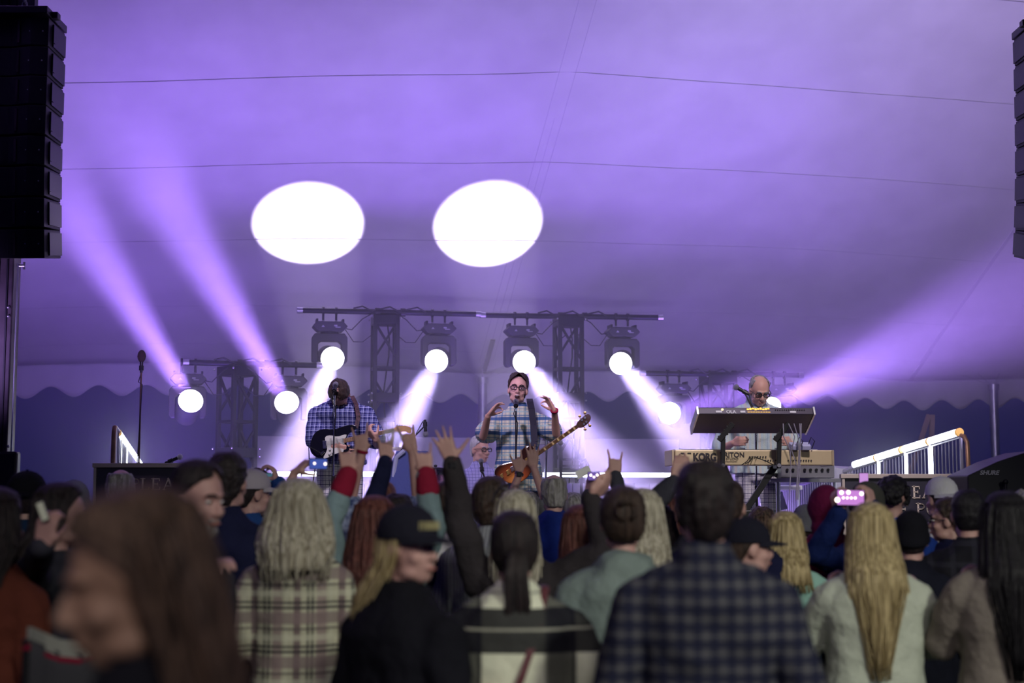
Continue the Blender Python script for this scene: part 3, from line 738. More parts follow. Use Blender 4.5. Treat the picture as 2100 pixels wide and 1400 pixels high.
# ================================================================== drum kit (Y 13.2 - 14)
def cymbal(px, py, Y, r, tilt, label, dark=False, tx=0):
    p = W(px, py, Y); t = thing('cymbal', label, 'cymbal', (p.x, Y, STZ), 0, 'cymbals of the drum kit')
    rings = []; rt = Matrix.Rotation(R(tilt), 3, 'X') @ Matrix.Rotation(R(tx), 3, 'Y')
    for rr, z in ((.001, .028), (.02, .027), (.035, .012), (r * .5, .008), (r, -.006), (r, -.009), (r * .5, .005), (.03, .008), (.001, .02)):
        rings.append([p + rt @ Vector((rr * math.cos(k * math.pi / 16), rr * math.sin(k * math.pi / 16), z)) for k in range(32)])
    MB().loft(rings).build('plate', mat('cymbal_dark', (.05, .04, .06), .35, .8) if dark else mat('brass', (.75, .6, .3), .25, 1), t, smooth=True)
    m = MB().cyl((p.x, Y, STZ + .3), p + Vector((0, 0, .04)), .011, seg=8); m.build('pole', M_chrome, t, smooth=True)
    for k in range(3): a = 2.1 * k + .4; MB().cyl((p.x, Y, STZ + .35), (p.x + .25 * math.cos(a), Y + .25 * math.sin(a), STZ + .01), .01, seg=8).build('leg', M_chrome, t, smooth=True)
    MB().ell(p + Vector((0, 0, .045)), (.018, .018, .014)).build('wing_nut', M_black, t, smooth=True)
cymbal(836, 922, 13.4, .22, -3, 'bright brass cymbal seen edge-on under the raised clear cup', tx=8)
cymbal(893, 965, 13.6, .17, -12, 'dark cymbal beside the floor drum, left of the drummer', True)
cymbal(1118, 905, 14.5, .19, 8, 'small cymbal partly behind the singer\'s bass neck', True)
def drum(px, py, Y, r, h, label, mt, tilt=0):
    p = W(px, py, Y); t = thing('drum', label, 'drum', (p.x, Y, STZ), 0, 'drums of the kit')
    rt = Matrix.Rotation(R(tilt), 3, 'X'); q = p - rt @ Vector((0, 0, h))
    MB().cyl(p, q, r, seg=36).build('shell', mt, t, smooth=True, auto=30)
    for c in (p, q): d = (p - q).normalized(); MB().cyl(c - d * .012, c + d * .012, r + .008, seg=36).build('hoop', M_chrome, t, smooth=True, auto=30)
    d = (p - q).normalized(); MB().cyl(p + d * .012, p + d * .014, r - .004, seg=36).build('drumhead', M_white, t)
    m = MB()
    for k in range(8): a = k * math.pi / 4 + .2; e = rt @ Vector((math.cos(a) * (r + .012), math.sin(a) * (r + .012), 0)); m.cyl(p + e, p + e - d * h * .4, .006, seg=6); m.cyl(q + e, q + e + d * h * .4, .006, seg=6)
    m.build('lug', M_chrome, t)
    for k in range(3): a = 2.1 * k + .5; e = Vector((math.cos(a) * (r + .02), math.sin(a) * (r + .02), 0)); MB().cyl((q.x + e.x, q.y + e.y, q.z + .1), (q.x + e.x * 1.1, q.y + e.y * 1.1, STZ), .009, seg=6).build('leg', M_chrome, t)
pk = mat('sparkle_purple', (.55, .25, .5), .25, .5, var=.5, vscale=250)
drum(905, 977, 13.9, .20, .20, 'pink sparkle drum with chrome hoops left of the drummer', pk, -8)
drum(960, 1015, 13.2, .17, .14, 'chrome snare drum low in front of the drummer', M_chrome)
drum(1015, 1020, 13.2, .16, .20, 'pink sparkle drum in front of the drummer, hidden by heads', pk)
# blue-grey covered case left of drums
q = W(838, 925, 13.1)
t = thing('covered_amplifier', 'blue cloth-covered amplifier beside the guitarist behind the raised hands', 'amplifier', (q.x, 13.1, STZ))
m = MB()
rings = []
for z, wx, wy, ox in ((STZ, .34, .22, -.04), (STZ + .35, .31, .20, -.03), (STZ + .75, .25, .17, 0), (q.z - .12, .18, .14, .02), (q.z, .14, .10, .03)):
    rings.append([Vector((q.x + ox + wx * (abs(math.cos(a)) ** .5) * (1 if math.cos(a) > 0 else -1) * (1 + .03 * math.sin(a * 9)), 13.1 + wy * (abs(math.sin(a)) ** .5) * (1 if math.sin(a) > 0 else -1), z)) for a in [k * math.pi / 24 for k in range(48)]])
m.loft(rings).build('cover', mat('cover_blue', (.07, .09, .28), .9, bump=.5, bscale=20), t, smooth=True)
m = MB().tube([Vector((q.x - .17, 13.0, STZ + .2)), Vector((q.x - .15, 12.98, STZ + .7)), Vector((q.x - .10, 12.97, q.z - .06)), Vector((q.x - .03, 12.97, q.z - .0))], .022, 8); m.build('piping', mat('piping_pale', (.4, .42, .6), .8), t, smooth=True)
# ================================================================== microphones
def mic_head(m1, m2, p, d, L=.16):
    d = d.normalized(); m1.cyl(p, p + d * L * .68, .011, .016, seg=12); m2.ell(p + d * (L * .68 + .018), (.026, .026, .028))
def mic_stand(px, top_py, Y, label, mic_dir=(0, .5, .5), boom=None, th=.009, base='tripod', clip=True, foam=False, mats=None, zf=STZ):
    p = W(px, top_py, Y); mt = mats or M_black
    bx = boom[0] if boom else p
    t = thing('microphone_stand', label, 'microphone stand', (bx.x, bx.y, zf), 0, 'microphone stands')
    topz = boom[0].z if boom else p.z - .05
    mid = zf + (topz - zf) * .55
    MB().cyl((bx.x, bx.y, zf + .03), (bx.x, bx.y, mid), th * 1.35, seg=10).build('lower_tube', mt, t, smooth=True)
    MB().cyl((bx.x, bx.y, mid), (bx.x, bx.y, topz), th, seg=10).build('upper_tube', M_chrome if mats is None else mats, t, smooth=True)
    MB().cyl((bx.x, bx.y, mid - .03), (bx.x, bx.y, mid + .04), th * 2, seg=10).build('clutch', M_black, t, smooth=True)
    if base == 'tripod':
        for k in range(3): a = 2.1 * k + 1; MB().cyl((bx.x, bx.y, zf + .22), (bx.x + .3 * math.cos(a), bx.y + .3 * math.sin(a), zf + .01), .009, seg=8).build('leg', mt, t)
    else: MB().cyl((bx.x, bx.y, zf), (bx.x, bx.y, zf + .025), .14, seg=24).build('base', mt, t, smooth=True)
    if boom:
        MB().cyl(boom[0] - (p - boom[0]).normalized() * .15, p, .007, seg=8).build('boom_arm', mt, t, smooth=True)
        MB().cyl(boom[0] - Vector((0, .02, 0)), boom[0] + Vector((0, .02, 0)), .02, seg=10).build('joint', M_black, t)
    md = Vector(mic_dir).normalized(); a = MB(); b = MB(); mic_head(a, b, p - md * .05, md)
    if foam: b.ell(p + md * .09, (.036, .036, .055))
    k = thing('microphone', label.replace('stand', 'microphone', 1).replace('microphone microphone', 'microphone').split(' with ')[0] + (' with dark foam' if foam else ', the mic itself'), 'microphone', p, 0, 'stage microphones')
    a.build('handle', M_black, k, smooth=True)
    b2 = b.build('grille', mat('foam_brown', (.05, .03, .03), .95, bump=1, bscale=200) if foam else mat('mic_grille', (.3, .3, .33), .35, .9, bump=.6, bscale=500), k, smooth=True)
    if clip: MB().cyl(p - md * .03, p + md * .01, .02, seg=10).build('clip', M_black, t)
    cb = [p - md * .05, p - md * .08 - Vector((.02, .01, .05)), Vector((bx.x + .015, bx.y - .015, topz - .1 if boom is None else topz)), Vector((bx.x - .012, bx.y - .016, mid)), Vector((bx.x + .014, bx.y - .014, zf + .3))]
    MB().tube(cb, .004, 6).build('cable', M_plastic, t, smooth=True)
    return t
mic_stand(290, 752, 12.2, 'tall thin microphone stand at far left with a dark foam mic pointing up', (0, 0, 1), None, .008, foam=True, mats=mat('brown_stand', (.16, .10, .07), .35, .7))
p = W(688, 802, 12.0); mic_stand(686, 798, 11.95, 'straight microphone stand before the guitarist', (.0, .75, .5), None, .007, 'round')
mic_stand(1058, 830, 12.05, 'straight microphone stand before the singer', (0, .9, .35), None, .0075, 'round', mats=mat('stand_dark', (.03, .03, .05), .35, .6))
mic_stand(1526, 803, 12.25, 'boom microphone stand before the keyboard player', (-.9, .2, .55), (W(1549, 850, 12.2),), .008)
mic_stand(872, 872, 12.9, 'boom microphone stand hanging a slim mic over the drums, right of the guitar', (.05, 0, -1), (W(843, 902, 13.0),), .008)
mic_stand(1135, 898, 13.4, 'boom microphone stand behind the bass neck', (.8, 0, -.5), (W(1120, 893, 13.4),), .008)
mic_stand(988, 960, 13.3, 'boom microphone stand before the drummer\'s chest', (-.1, .5, .8), (W(995, 985, 13.3),), .008)
p = W(345, 952, 12.6); mic_stand(352, 944, 12.6, 'tiny boom microphone stand behind the left banner', (.9, 0, .4), (W(343, 950, 12.6),), .007)
# small white amp / box at the right end of the knee wall
for nm, lb, a, Y, sz, mt in (('spotlight_can', 'small pale spotlight box at the right end of the light tubes', (1368, 1003), 14.6, (.16, .2, .12), M_white),
                             ('keyboard_case', 'white small keyboard lying behind the player\'s stand', (1614, 1000), 13.2, (.26, .12, .045), M_white)):
    p = W(*a, Y); t = thing(nm, lb, 'box', p)
    MB().box(p, sz).build('case', mt, t, bevel=.01)
    MB().box(p - Vector((0, sz[1] / 2 + .004, 0)), (sz[0] * .8, .01, sz[2] * .4)).build('panel', M_alu, t)
    for dx in (-.4, .4):
        MB().cyl((p.x + dx * sz[0], Y, STZ), (p.x + dx * sz[0], Y, p.z - sz[2] / 2), .01, seg=8).build('leg', M_alu, t)
# ladder-like frame behind bass neck, right
m = MB(); a, b = W(1150, 940, 15.0), W(1192, 940, 15.0)
t = thing('equipment_rack', 'dark open rack standing behind the bass neck', 'rack', ((a.x + b.x) / 2, 15.0, STZ))
for x in (a.x, b.x): MB().bar((x, 15.0, STZ), (x, 15.0, a.z), .03).build('upright', M_rig, t)
for py in (942, 955, 972): q = W(1150, py, 15.0); m.bar((a.x, 15.0, q.z), (b.x, 15.0, q.z), .02)
m.build('shelf', M_rig, t)
MB().tube([W(1186, 942, 14.9), W(1192, 948, 14.9), W(1200, 942, 14.9), W(1206, 955, 14.9), W(1208, 985, 14.9)], .015, 8).build('gooseneck', M_black, t, smooth=True)
# ------------------------------------------------------------------ black case with white lettering at the right edge
Y = 10.2
out = [(1984, 975), (2048, 945), (2110, 925), (2130, 925), (2130, 1120), (1984, 1120)]
t = thing('equipment_case', 'black sloped case with small white lettering at the right edge', 'case', W(2050, 1100, Y))
pts = [W(x, y, Y) for x, y in out]; vs = pts + [p + Vector((0, .5, 0)) for p in pts]; n = len(pts)
m = MB().add([Vector((p.x, p.y, 0 if i % n > 3 else p.z)) for i, p in enumerate(vs)], [list(range(n)), list(range(n, 2 * n))[::-1]] + [[k, (k + 1) % n, n + (k + 1) % n, n + k] for k in range(n)])
m.build('case', mat('case_black', (.012, .012, .02), .5), t, bevel=.01)
p = W(2009, 973, Y); p.y = Y - .004
text('lettering', 'SHURE', gp, t, face(p), .042, off=.0015, shear=.25, sx=1.05)
m = MB().cyl(W(2062, 990, Y - .06), W(2062, 1040, Y - .06), .012); m.ell(W(2062, 988, Y - .06), .02); m.build('latch', M_black, t)
# ================================================================== people
M_skin = mat('skin', (.52, .30, .27), .55, var=.08, vscale=12)
M_skin_l = mat('skin_pale', (.66, .42, .34), .55, var=.06, vscale=12)
M_skin_g = mat('skin_band', (.68, .38, .30), .5, var=.06, vscale=12)
M_eye = mat('eye_white', (.75, .72, .7), .3); M_iris = mat('iris', (.03, .02, .015), .2)
M_lip = mat('lip', (.42, .16, .14), .5); M_mouth = mat('mouth_dark', (.05, .012, .012), .6)
M_frame = mat('glasses_frame', (.01, .01, .012), .3); M_glass = mat('eyeglass', (.8, .85, .95), .05, trans=1, rough=.02) if False else None
def hair_mat(name, c1, c2): return mat(name, c1, .5, col2=c2, vscale=9, stretch=(9, 9, .8), bump=.7, bscale=28, spec=.35)
HM = {'brown': hair_mat('hair_brown', (.02, .012, .010), (.06, .036, .028)), 'dark': hair_mat('hair_dark', (.008, .006, .008), (.03, .02, .022)),
      'black': hair_mat('hair_black', (.004, .003, .006), (.012, .01, .014)), 'blond': hair_mat('hair_blond', (.22, .16, .07), (.62, .50, .28)),
      'ashblond': hair_mat('hair_ash', (.24, .21, .15), (.60, .56, .46)), 'auburn': hair_mat('hair_auburn', (.07, .02, .018), (.17, .06, .05)),
      'grey': hair_mat('hair_grey', (.16, .15, .14), (.42, .40, .40)), 'white': hair_mat('hair_white', (.45, .43, .45), (.75, .72, .75)),
      'highlight': hair_mat('hair_highlight', (.022, .013, .010), (.17, .105, .075))}
CM = {}
def cloth(name, c, var=.15, bump=.5, bs=60, rough=.9, spec=.15):
    if name not in CM: CM[name] = mat('cloth_' + name, c, rough, var=var, vscale=5, bump=bump, bscale=bs, spec=spec)
    return CM[name]
navy = cloth('navy', (.012, .014, .05)); blk = cloth('black', (.008, .008, .013)); olive = cloth('olive', (.035, .03, .035)); char = cloth('charcoal', (.04, .04, .055))
jeans = cloth('jeans', (.06, .10, .20), .3); jeans_d = cloth('dark_jeans', (.015, .02, .045), .3); tan = cloth('tan', (.24, .18, .13))
sage = cloth('sage', (.19, .24, .23)); maroon = cloth('maroon', (.13, .008, .05)); mint = cloth('mint', (.30, .52, .46)); pale = cloth('pale_green', (.50, .54, .46), .08)
taupe = cloth('taupe', (.22, .19, .17)); rust = cloth('rust', (.13, .035, .022)); royal = cloth('royal', (.012, .03, .22)); royal_d = cloth('royal_dark', (.008, .018, .10)); teal = cloth('teal', (.015, .04, .10)); cream = cloth('cream', (.60, .58, .60), .08)
denim_l = cloth('light_denim', (.19, .27, .30), .2); redc = cloth('red_cuff', (.25, .012, .04)); greyc = cloth('grey', (.16, .16, .19)); blueb = cloth('blue', (.02, .06, .35)); whitec = cloth('white', (.70, .69, .74), .05)
striped = plaid('grey_rib', (.32, .33, .36), [(0, .45, (.22, .22, .26), 1)], [], .02)
flannel = plaid('flannel_cream', (.50, .49, .37), [(.0, .16, (.17, .12, .13), .9), (.30, .05, (.03, .03, .04), .9), (.40, .05, (.03, .03, .04), .9), (.52, .22, (.30, .22, .22), .8), (.82, .03, (.62, .62, .50), .8)],
                [(.0, .26, (.22, .16, .17), .75), (.34, .06, (.03, .03, .04), .9), (.46, .05, (.03, .03, .04), .9), (.62, .14, (.66, .66, .52), .5), (.86, .05, (.10, .08, .09), .8)], .165)
buffalo = plaid('big_check', (.78, .80, .64), [(.30, .34, (.012, .012, .02), .84), (.60, .025, (.02, .02, .03), .7), (.30, .03, (.45, .47, .38), .6)],
                [(.02, .46, (.010, .010, .018), .95), (.25, .03, (.5, .5, .42), .6), (.62, .03, (.05, .05, .06), .5)], .29)
darkcheck = plaid('dark_check', (.062, .062, .078), [(.0, .45, (.010, .012, .035), .72), (.62, .10, (.11, .11, .12), .5)], [(.0, .45, (.010, .012, .035), .72), (.65, .10, (.11, .11, .12), .5)], .047)
blackcheck = plaid('black_check', (.012, .012, .018), [(.0, .25, (.03, .03, .045), .6)], [(.0, .25, (.03, .03, .045), .6)], .10)
guit_shirt = plaid('guitar_shirt', (.05, .06, .26), [(.0, .16, (.55, .58, .85), .75), (.36, .06, (.6, .62, .9), .55), (.62, .2, (.02, .02, .10), .7)], [(.0, .12, (.60, .62, .9), .7), (.40, .05, (.6, .62, .9), .5), (.6, .2, (.02, .02, .1), .6)], .040)
bass_shirt = plaid('bass_shirt', (.66, .62, .50), [(.0, .10, (.10, .24, .42), .8), (.18, .04, (.10, .24, .42), .7), (.40, .12, (.12, .30, .42), .6), (.62, .03, (.85, .85, .8), .8), (.8, .05, (.1, .2, .4), .5)],
                   [(.0, .24, (.02, .09, .28), .9), (.30, .05, (.03, .12, .32), .85), (.36, .03, (.05, .2, .42), .7), (.55, .12, (.35, .55, .60), .7), (.78, .05, (.05, .2, .4), .7)], .125)
check_short = plaid('white_shorts', (.72, .70, .72), [(.0, .08, (.03, .03, .12), .85), (.45, .05, (.06, .06, .2), .7), (.7, .2, (.5, .48, .58), .6)], [(.0, .08, (.03, .03, .12), .85), (.45, .05, (.06, .06, .2), .7), (.65, .2, (.5, .48, .58), .6)], .075)
drum_shirt = plaid('drum_shirt', (.45, .42, .80), [(.0, .10, (.05, .05, .35), .8)], [(.0, .10, (.05, .05, .35), .8)], .03)
key_shirt = plaid('key_shirt', (.55, .68, .72), [(.0, .2, (.72, .68, .60), .8), (.35, .08, (.35, .5, .62), .7), (.6, .2, (.62, .72, .66), .7)], [(.0, .1, (.6, .7, .75), .3)], .10)
floral = mat('floral_blue', (.02, .04, .16), .8, col2=(.35, .40, .60), vscale=26)
def finger(mb, p, d, n, ln, r, curls, k=1):
    lat = d.cross(n).normalized()
    for i, f in enumerate((.45, .31, .24)):
        d = (Matrix.Rotation(R(curls[i]) , 3, lat) @ d).normalized()
        q = p + d * ln * f; mb.cap(p, q, r, r * .9, 1, 8); p = q; r *= .9
def hand(mb, w, d, n, side, pose, s):
    d = d.normalized(); n = (n - d * n.dot(d)).normalized(); th = d.cross(n) * side   # thumb side
    P = {'open': ((-4, -2, 0),) * 4, 'relaxed': ((20, 25, 20),) * 4, 'fist': ((80, 95, 60),) * 4, 'hold': ((40, 50, 35),) * 4, 'pinch': ((35, 45, 25), (15, 25, 15), (8, 18, 12), (5, 12, 10)),
         'horns': ((-3, 0, 0), (80, 95, 60), (82, 95, 60), (-3, 0, 0))}[pose]
    sp = {'open': .26, 'relaxed': .06, 'fist': 0, 'hold': .06, 'pinch': .12, 'horns': .20}[pose]
    offs = (.031, .011, -.010, -.029); lens = (.074, .082, .076, .060)
    base = w + d * .012 * s
    for o, l, c in zip(offs, lens, P):
        kn = w + d * (.092 - abs(o - .008) * .35) * s + th * o * s
        mb.cap(w + d * .01 * s + th * o * .65 * s, kn, .0145 * s, .0125 * s, 1, 8)
        fd = (d + th * o / .03 * sp).normalized()
        finger(mb, kn, fd, n, l * s, .0098 * s, c)
    tb = w + d * .022 * s + th * .026 * s + n * .008 * s
    mb.cap(w + d * .012 * s, tb + (d + th).normalized() * .02 * s, .016 * s, .014 * s, 1, 8)
    td = {'open': th * .9 + d * .55, 'relaxed': th * .45 + d * .9 + n * .2, 'fist': d * .5 - th * .2 + n * .8, 'hold': th * .2 + d * .6 + n * .8, 'pinch': d * .8 + n * .6 + th * .15, 'horns': d * .55 - th * .2 + n * .65}[pose].normalized()
    p = tb
    for ln, r in ((.038, .0125), (.032, .011), (.026, .0095)):
        q = p + td * ln * s; mb.cap(p, q, r * s, r * .92 * s, 1, 8); p = q
        if pose != 'open': td = (td - th * .25).normalized()
def ik(a, w, l1, l2, pole):
    v = w - a; L = v.length
    if L > (l1 + l2) * .995: k = L / ((l1 + l2) * .995); l1 *= k; l2 *= k
    x = (l1 * l1 - l2 * l2 + L * L) / (2 * L); h = math.sqrt(max(0, l1 * l1 - x * x))
    u = v.normalized(); p = (Vector(pole) - u * Vector(pole).dot(u)).normalized()
    return a + u * x + p * h
def ring(c, rx, ry, n=28, p=2.3):
    o = []
    for k in range(n):
        a = 2 * math.pi * k / n; ca, sa = math.cos(a), math.sin(a)
        o.append(Vector((c[0] + rx * math.copysign(abs(ca) ** (2 / p), ca), c[1] + ry * math.copysign(abs(sa) ** (2 / p), sa), c[2])))
    return o
TORSO = [(.86, .165, .115, 0), (.95, .168, .118, -.005), (1.05, .15, .105, 0), (1.15, .148, .100, .005), (1.27, .166, .112, .0), (1.35, .166, .110, -.008), (1.41, .125, .092, -.012), (1.455, .085, .072, -.012), (1.49, .06, .06, -.01)]
TOP_PARTS = {}
def person(label, px, py, Y, yaw=0, ground=0, skin=None, hair=None, hairc='brown', hy=0, hp=0, hr=0, arms=None, top=None, topkind='jacket', hem=.86, bulk=.022, cuff=None, sleeve=1.0, pants=None, hat=None, hatm=None,
           wide=1.0, vox=.009, glasses=None, lean=0, sit=False, fem=False, facedet=False, mouth=False, H=None, bow=0, extra=None, category='person', group=None, hooddown=False, stoop=0):
    tp = W(px, py, Y); z = tp.z - ground - (.03 if hat in ('cap', 'beanie', 'hood') else .012)
    H = H or z + bow; s = H / 1.75
    gz = ground if not sit else tp.z - .012 - H
    head_dx = 0
    t = thing('person', label, category, (tp.x, Y, gz), R(yaw), group)
    toL = ROOTM[t.name].inverted()
    sh = (.185 if not fem else .165) * wide * s
    V = Vector
    hc = V((0, .015 * s, 1.625 * s)) + V((0, lean * .3, 0))
    if bow: hc = V((0, .12 * s, 1.60 * s - bow))
    hm = Matrix.Translation(hc) @ Matrix.Rotation(R(hy), 4, 'Z') @ Matrix.Rotation(R(hp), 4, 'X') @ Matrix.Rotation(R(hr), 4, 'Y')
    Hs = hm @ Matrix.Scale(s, 4)
    b = MB()
    # ---- head
    h = MB(Hs)
    h.ell((0, -.012, .030), (.076, .096, .094), sub=3); h.ell((0, .025, -.03), (.060, .070, .084), sub=3); h.ell((0, .045, -.082), (.040, .044, .034))
    h.cyl((0, .092, .008), (0, .112, -.026), .0085, .013); h.ell((0, .108, -.028), (.015, .013, .011)); h.ell((0, .076, .028), (.052, .020, .012))
    for e in (-1, 1):
        h.ell((e * .078, -.005, -.005), (.011, .022, .033)); h.ell((e * .042, .060, -.028), (.022, .024, .022)); h.ell((e * .012, .102, -.030), (.010, .010, .008)); h.ell((e * .03, .026, -.075), (.034, .045, .028))
    h.ell((0, .090, -.056), (.024, .012, .007)); h.ell((0, .088, -.068), (.020, .012, .007))
    b.v += h.v; b.f += [f for f in h.f]
    nb = V((0, -.012 * s, 1.44 * s))
    b.cap(nb, hc + (hm.to_3x3() @ V((0, -.022, -.06))) * s, .058 * s * (1 if not fem else .88), .052 * s * (1 if not fem else .88))
    # ---- torso, legs
    b.loft([ring((0, y * s, zz * s), rx * s * (.92 if fem else 1) * wide * .93, ry * s * .9) for zz, rx, ry, y in TORSO])
    legs = []
    for e in (-1, 1):
        hip = V((e * .09 * s, 0, .90 * s)); kn = V((e * .10 * s, .02, .49 * s)); an = V((e * .10 * s, -.01, .09 * s)); toe = an + V((e * .02, .15 * s, -.06 * s))
        if sit: kn = hip + V((e * .12, .40 * s, -.02)); an = kn + V((0, .02, -.42 * s)); toe = an + V((0, .15, -.05))
        b.cap(hip, kn, .082 * s, .055 * s); b.cap(kn, an, .052 * s, .036 * s); b.cap(an, toe, .038 * s, .03 * s); legs.append((hip, kn, an, toe))
    # ---- arms
    A = arms or {}
    U = MB(); C = MB(); hasc = False
    fit = bulk
    for e in (-1, 1):
        a = A.get('L' if e < 0 else 'R', 'down'); shd = V((e * sh, -.012 * s, 1.36 * s - bulk * .4)); l1, l2 = .285 * s, .255 * s
        pole = V((e, -.2, -.6)); pose = 'relaxed'; wr = None
        if a == 'down': el = shd + V((e * .055, -.03, -.28)) * s; wr = el + V((e * .005, .07, -.24)) * s; fd = V((0, .25, -1)); pn = V((-e, .1, 0))
        elif a == 'fwd': el = shd + V((e * .075, -.02, -.265)) * s; wr = el + V((-e * .06, .22, .05)) * s; fd = V((-e * .5, 1, .1)); pn = V((-e, -.3, 0)); pose = 'hold'
        elif a == 'pocket': el = shd + V((e * .12, -.08, -.25)) * s; wr = el + V((-e * .09, .12, -.18)) * s; fd = V((-e * .3, .4, -1)); pn = V((-e, 0, 0))
        elif a == 'phone': el = shd + V((e * .07, .12, -.20)) * s; wr = el + V((-e * .10, .16, .20)) * s; fd = V((-e * .3, .3, 1)); pn = V((-e, 0, 0)); pose = 'hold'
        else:
            wp, tip, dY, pose, pole_, nrm = a[:6]
            wr = toL @ W(wp[0], wp[1], Y + dY); tt = toL @ W(tip[0], tip[1], Y + dY + (a[6] if len(a) > 6 else 0)); fd = tt - wr
            R3 = toL.to_3x3(); pole = R3 @ V(pole_); pn = R3 @ V(nrm)
            if (wr - shd).length > .60 * s and wr.z > 1.5 * s: shd = shd + (wr - shd).normalized() * .05 * s
            el = ik(shd, wr, l1, l2, pole)
        b.cap(nb + V((e * .045, 0, -.02)) * s, shd, .045 * s, .048 * s); b.cap(shd, el, .050 * s, .038 * s); b.cap(el, wr, .038 * s, .026 * s)
        hand(b, wr, fd, pn, e, pose, s * 1.02)
        # sleeve
        f = fit + .004
        U.cap(nb + V((e * .05, 0, -.03)) * s, shd, .055 * s + f * .55, .050 * s + f * .65)
        if sleeve < .5:
            q = shd.lerp(el, sleeve * 2); U.cap(shd, q, .052 * s + f * .8, .050 * s + f * 1.3)
        else:
            U.cap(shd, el, .050 * s + f * .7, .040 * s + f * .6); q = el.lerp(wr, (sleeve - .5) * 2 * .96); U.cap(el, q, .040 * s + f * .6, .028 * s + f * .45)
            if cuff: C = MB(); C.cap(el.lerp(wr, .70), el.lerp(wr, .97), .036 * s + f * .5, .031 * s + f * .45); CU = (CU if e > 0 else []) + [C]; hasc = True
        if extra and ('watch', e) in extra:
            q0, q1 = el.lerp(wr, .93), el.lerp(wr, .985); wm = MB().cyl(q0, q1, .034 * s, .032 * s, 16); PENDW = (wm, q0, q1, pn)
            wo = wm.build('watch', M_plastic, t, local=True, smooth=True)
            MB().box((q0 + q1) / 2 - pn.normalized() * .034 * s, (.034, .034, .034)).build('watch_case', M_frame, wo, local=True, bevel=.006)
        if extra and ('band', e) in extra:
            q0, q1 = el.lerp(wr, 1.0), el.lerp(wr, 1.05); MB().cyl(q0, q1, .033 * s, .034 * s, 16).build('wristband', redc, t, local=True, smooth=True)
    body = b.build('body', skin or M_skin, t, local=True); blob(body, vox * s, 5)
    # ---- clothing
    if top:
        kw = .9 if fem else 1
        prof = [r for r in TORSO if r[0] >= hem + .03 and r[0] < 1.45]
        k0 = [r for r in TORSO if r[0] <= hem + .03] or [TORSO[0]]
        rr0 = k0[-1]
        prof = [(hem, max(rr0[1], .160) + .01, max(rr0[2], .11) + .01, 0)] + prof
        if topkind == 'jacket': prof = [(zz, max(rx, .158) if zz < 1.33 else rx, max(ry, .108) if zz < 1.33 else ry, y) for zz, rx, ry, y in prof]
        rings = [ring((0, y * s + (bow * .4 if zz > 1.3 else 0), zz * s), (rx * kw * wide) * s + fit, ry * s + fit) for zz, rx, ry, y in prof]
        rings.append(ring((0, -.012 * s, 1.455 * s), .078 * s + fit * .7, .072 * s + fit)); rings.append(ring((0, -.012 * s, 1.50 * s), .062 * s + fit * .6, .060 * s + fit * .6))
        U.loft(rings)
        if topkind in ('collar', 'jacket'):
            U.cyl((0, -.012 * s, 1.45 * s), (0, -.018 * s, 1.53 * s), .078 * s, .070 * s, 20)
        if hooddown: U.ell((0, -.085 * s, 1.44 * s), (.105 * s, .06 * s, .08 * s)); U.ell((0, -.02 * s, 1.47 * s), (.12 * s, .10 * s, .055 * s))
        if hat == 'hood': pass
        o = U.build({'jacket': 'jacket', 'collar': 'shirt', 'tee': 'shirt', 'hoodie': 'hoodie', 'sweater': 'sweater'}.get(topkind, 'shirt'), top, t, local=True); blob(o, .011 * s if Y < 9 or facedet else .013, 5, .03 if topkind != 'tee' else .022)
        if topkind == 'collar':
            m = MB()
            for e in (-1, 1): m.add([V((e * .012, .068, 1.43)) * s, V((e * .06, .085, 1.38)) * s, V((e * .085, .055, 1.45)) * s, V((e * .074, .01, 1.515)) * s, V((e * .05, .04, 1.50)) * s], [[0, 1, 2, 3, 4]])
            c = m.build('shirt_collar', top, o, local=True); sd = c.modifiers.new('t', 'SOLIDIFY'); sd.thickness = .006
        if hasc:
            for C in CU: c = C.build('cuff', cuff, o, local=True); blob(c, .008, 3)
    if pants:
        P = MB(); g = .014
        P.loft([ring((0, 0, zz * s), rx * s * (1.02 if not fem else .98) + g, ry * s + g) for zz, rx, ry in ((.82, .165, .115), (.90, .168, .118), (.98, .158, .112), (1.02, .150, .106))])
        for hip, kn, an, toe in legs:
            P.cap(hip, kn, .088 * s + g, .062 * s + g); P.cap(kn, an + V((0, 0, .02)), .060 * s + g, .046 * s + g)
        o = P.build('trousers', pants, t, local=True); blob(o, .014, 4, .02)
        m = MB()
        for hip, kn, an, toe in legs: MB().cap(an - V((0, .02, .03)), toe, .045 * s, .035 * s).build('shoe', M_black, t, local=True, smooth=True)
    # ---- hair
    def shell(rows, g=.03, freq=17, n=110, seed=0, closed_top=True, m=None, nm='hair', vx=None):
        """rows: z, rx, ry, y offset, opening half-angle (180 = closed all round) in head units"""
        L = MB(Hs); rings = []
        for i, (zz, rx, ry, yo, A_) in enumerate(rows):
            outer = []; inner = []
            for k in range(n):
                u = -1 + 2 * k / (n - 1); a = R(A_ * u) - math.pi / 2
                nz = noise.noise(V((u * freq * A_ / 180, zz * 3.5 + seed, seed))) + .6 * noise.noise(V((u * freq * 2.6 * A_ / 180, zz * 6 + seed, 5 + seed)))
                gg = 1 + g * nz * (1 + 3 * i / len(rows)); edge = min(1, (1 - abs(u)) * 12 + .05) if A_ < 179 else 1
                outer.append(V((rx * gg * math.cos(a), yo + ry * gg * math.sin(a), zz)))
                th = .018 * edge + .003; inner.append(V(((rx - th) * math.cos(a), yo + (ry - th) * math.sin(a), zz)))
            rings.append(outer + inner[::-1])
        L.loft(rings); return L
    hm_ = HM[hairc] if hairc in HM else hairc
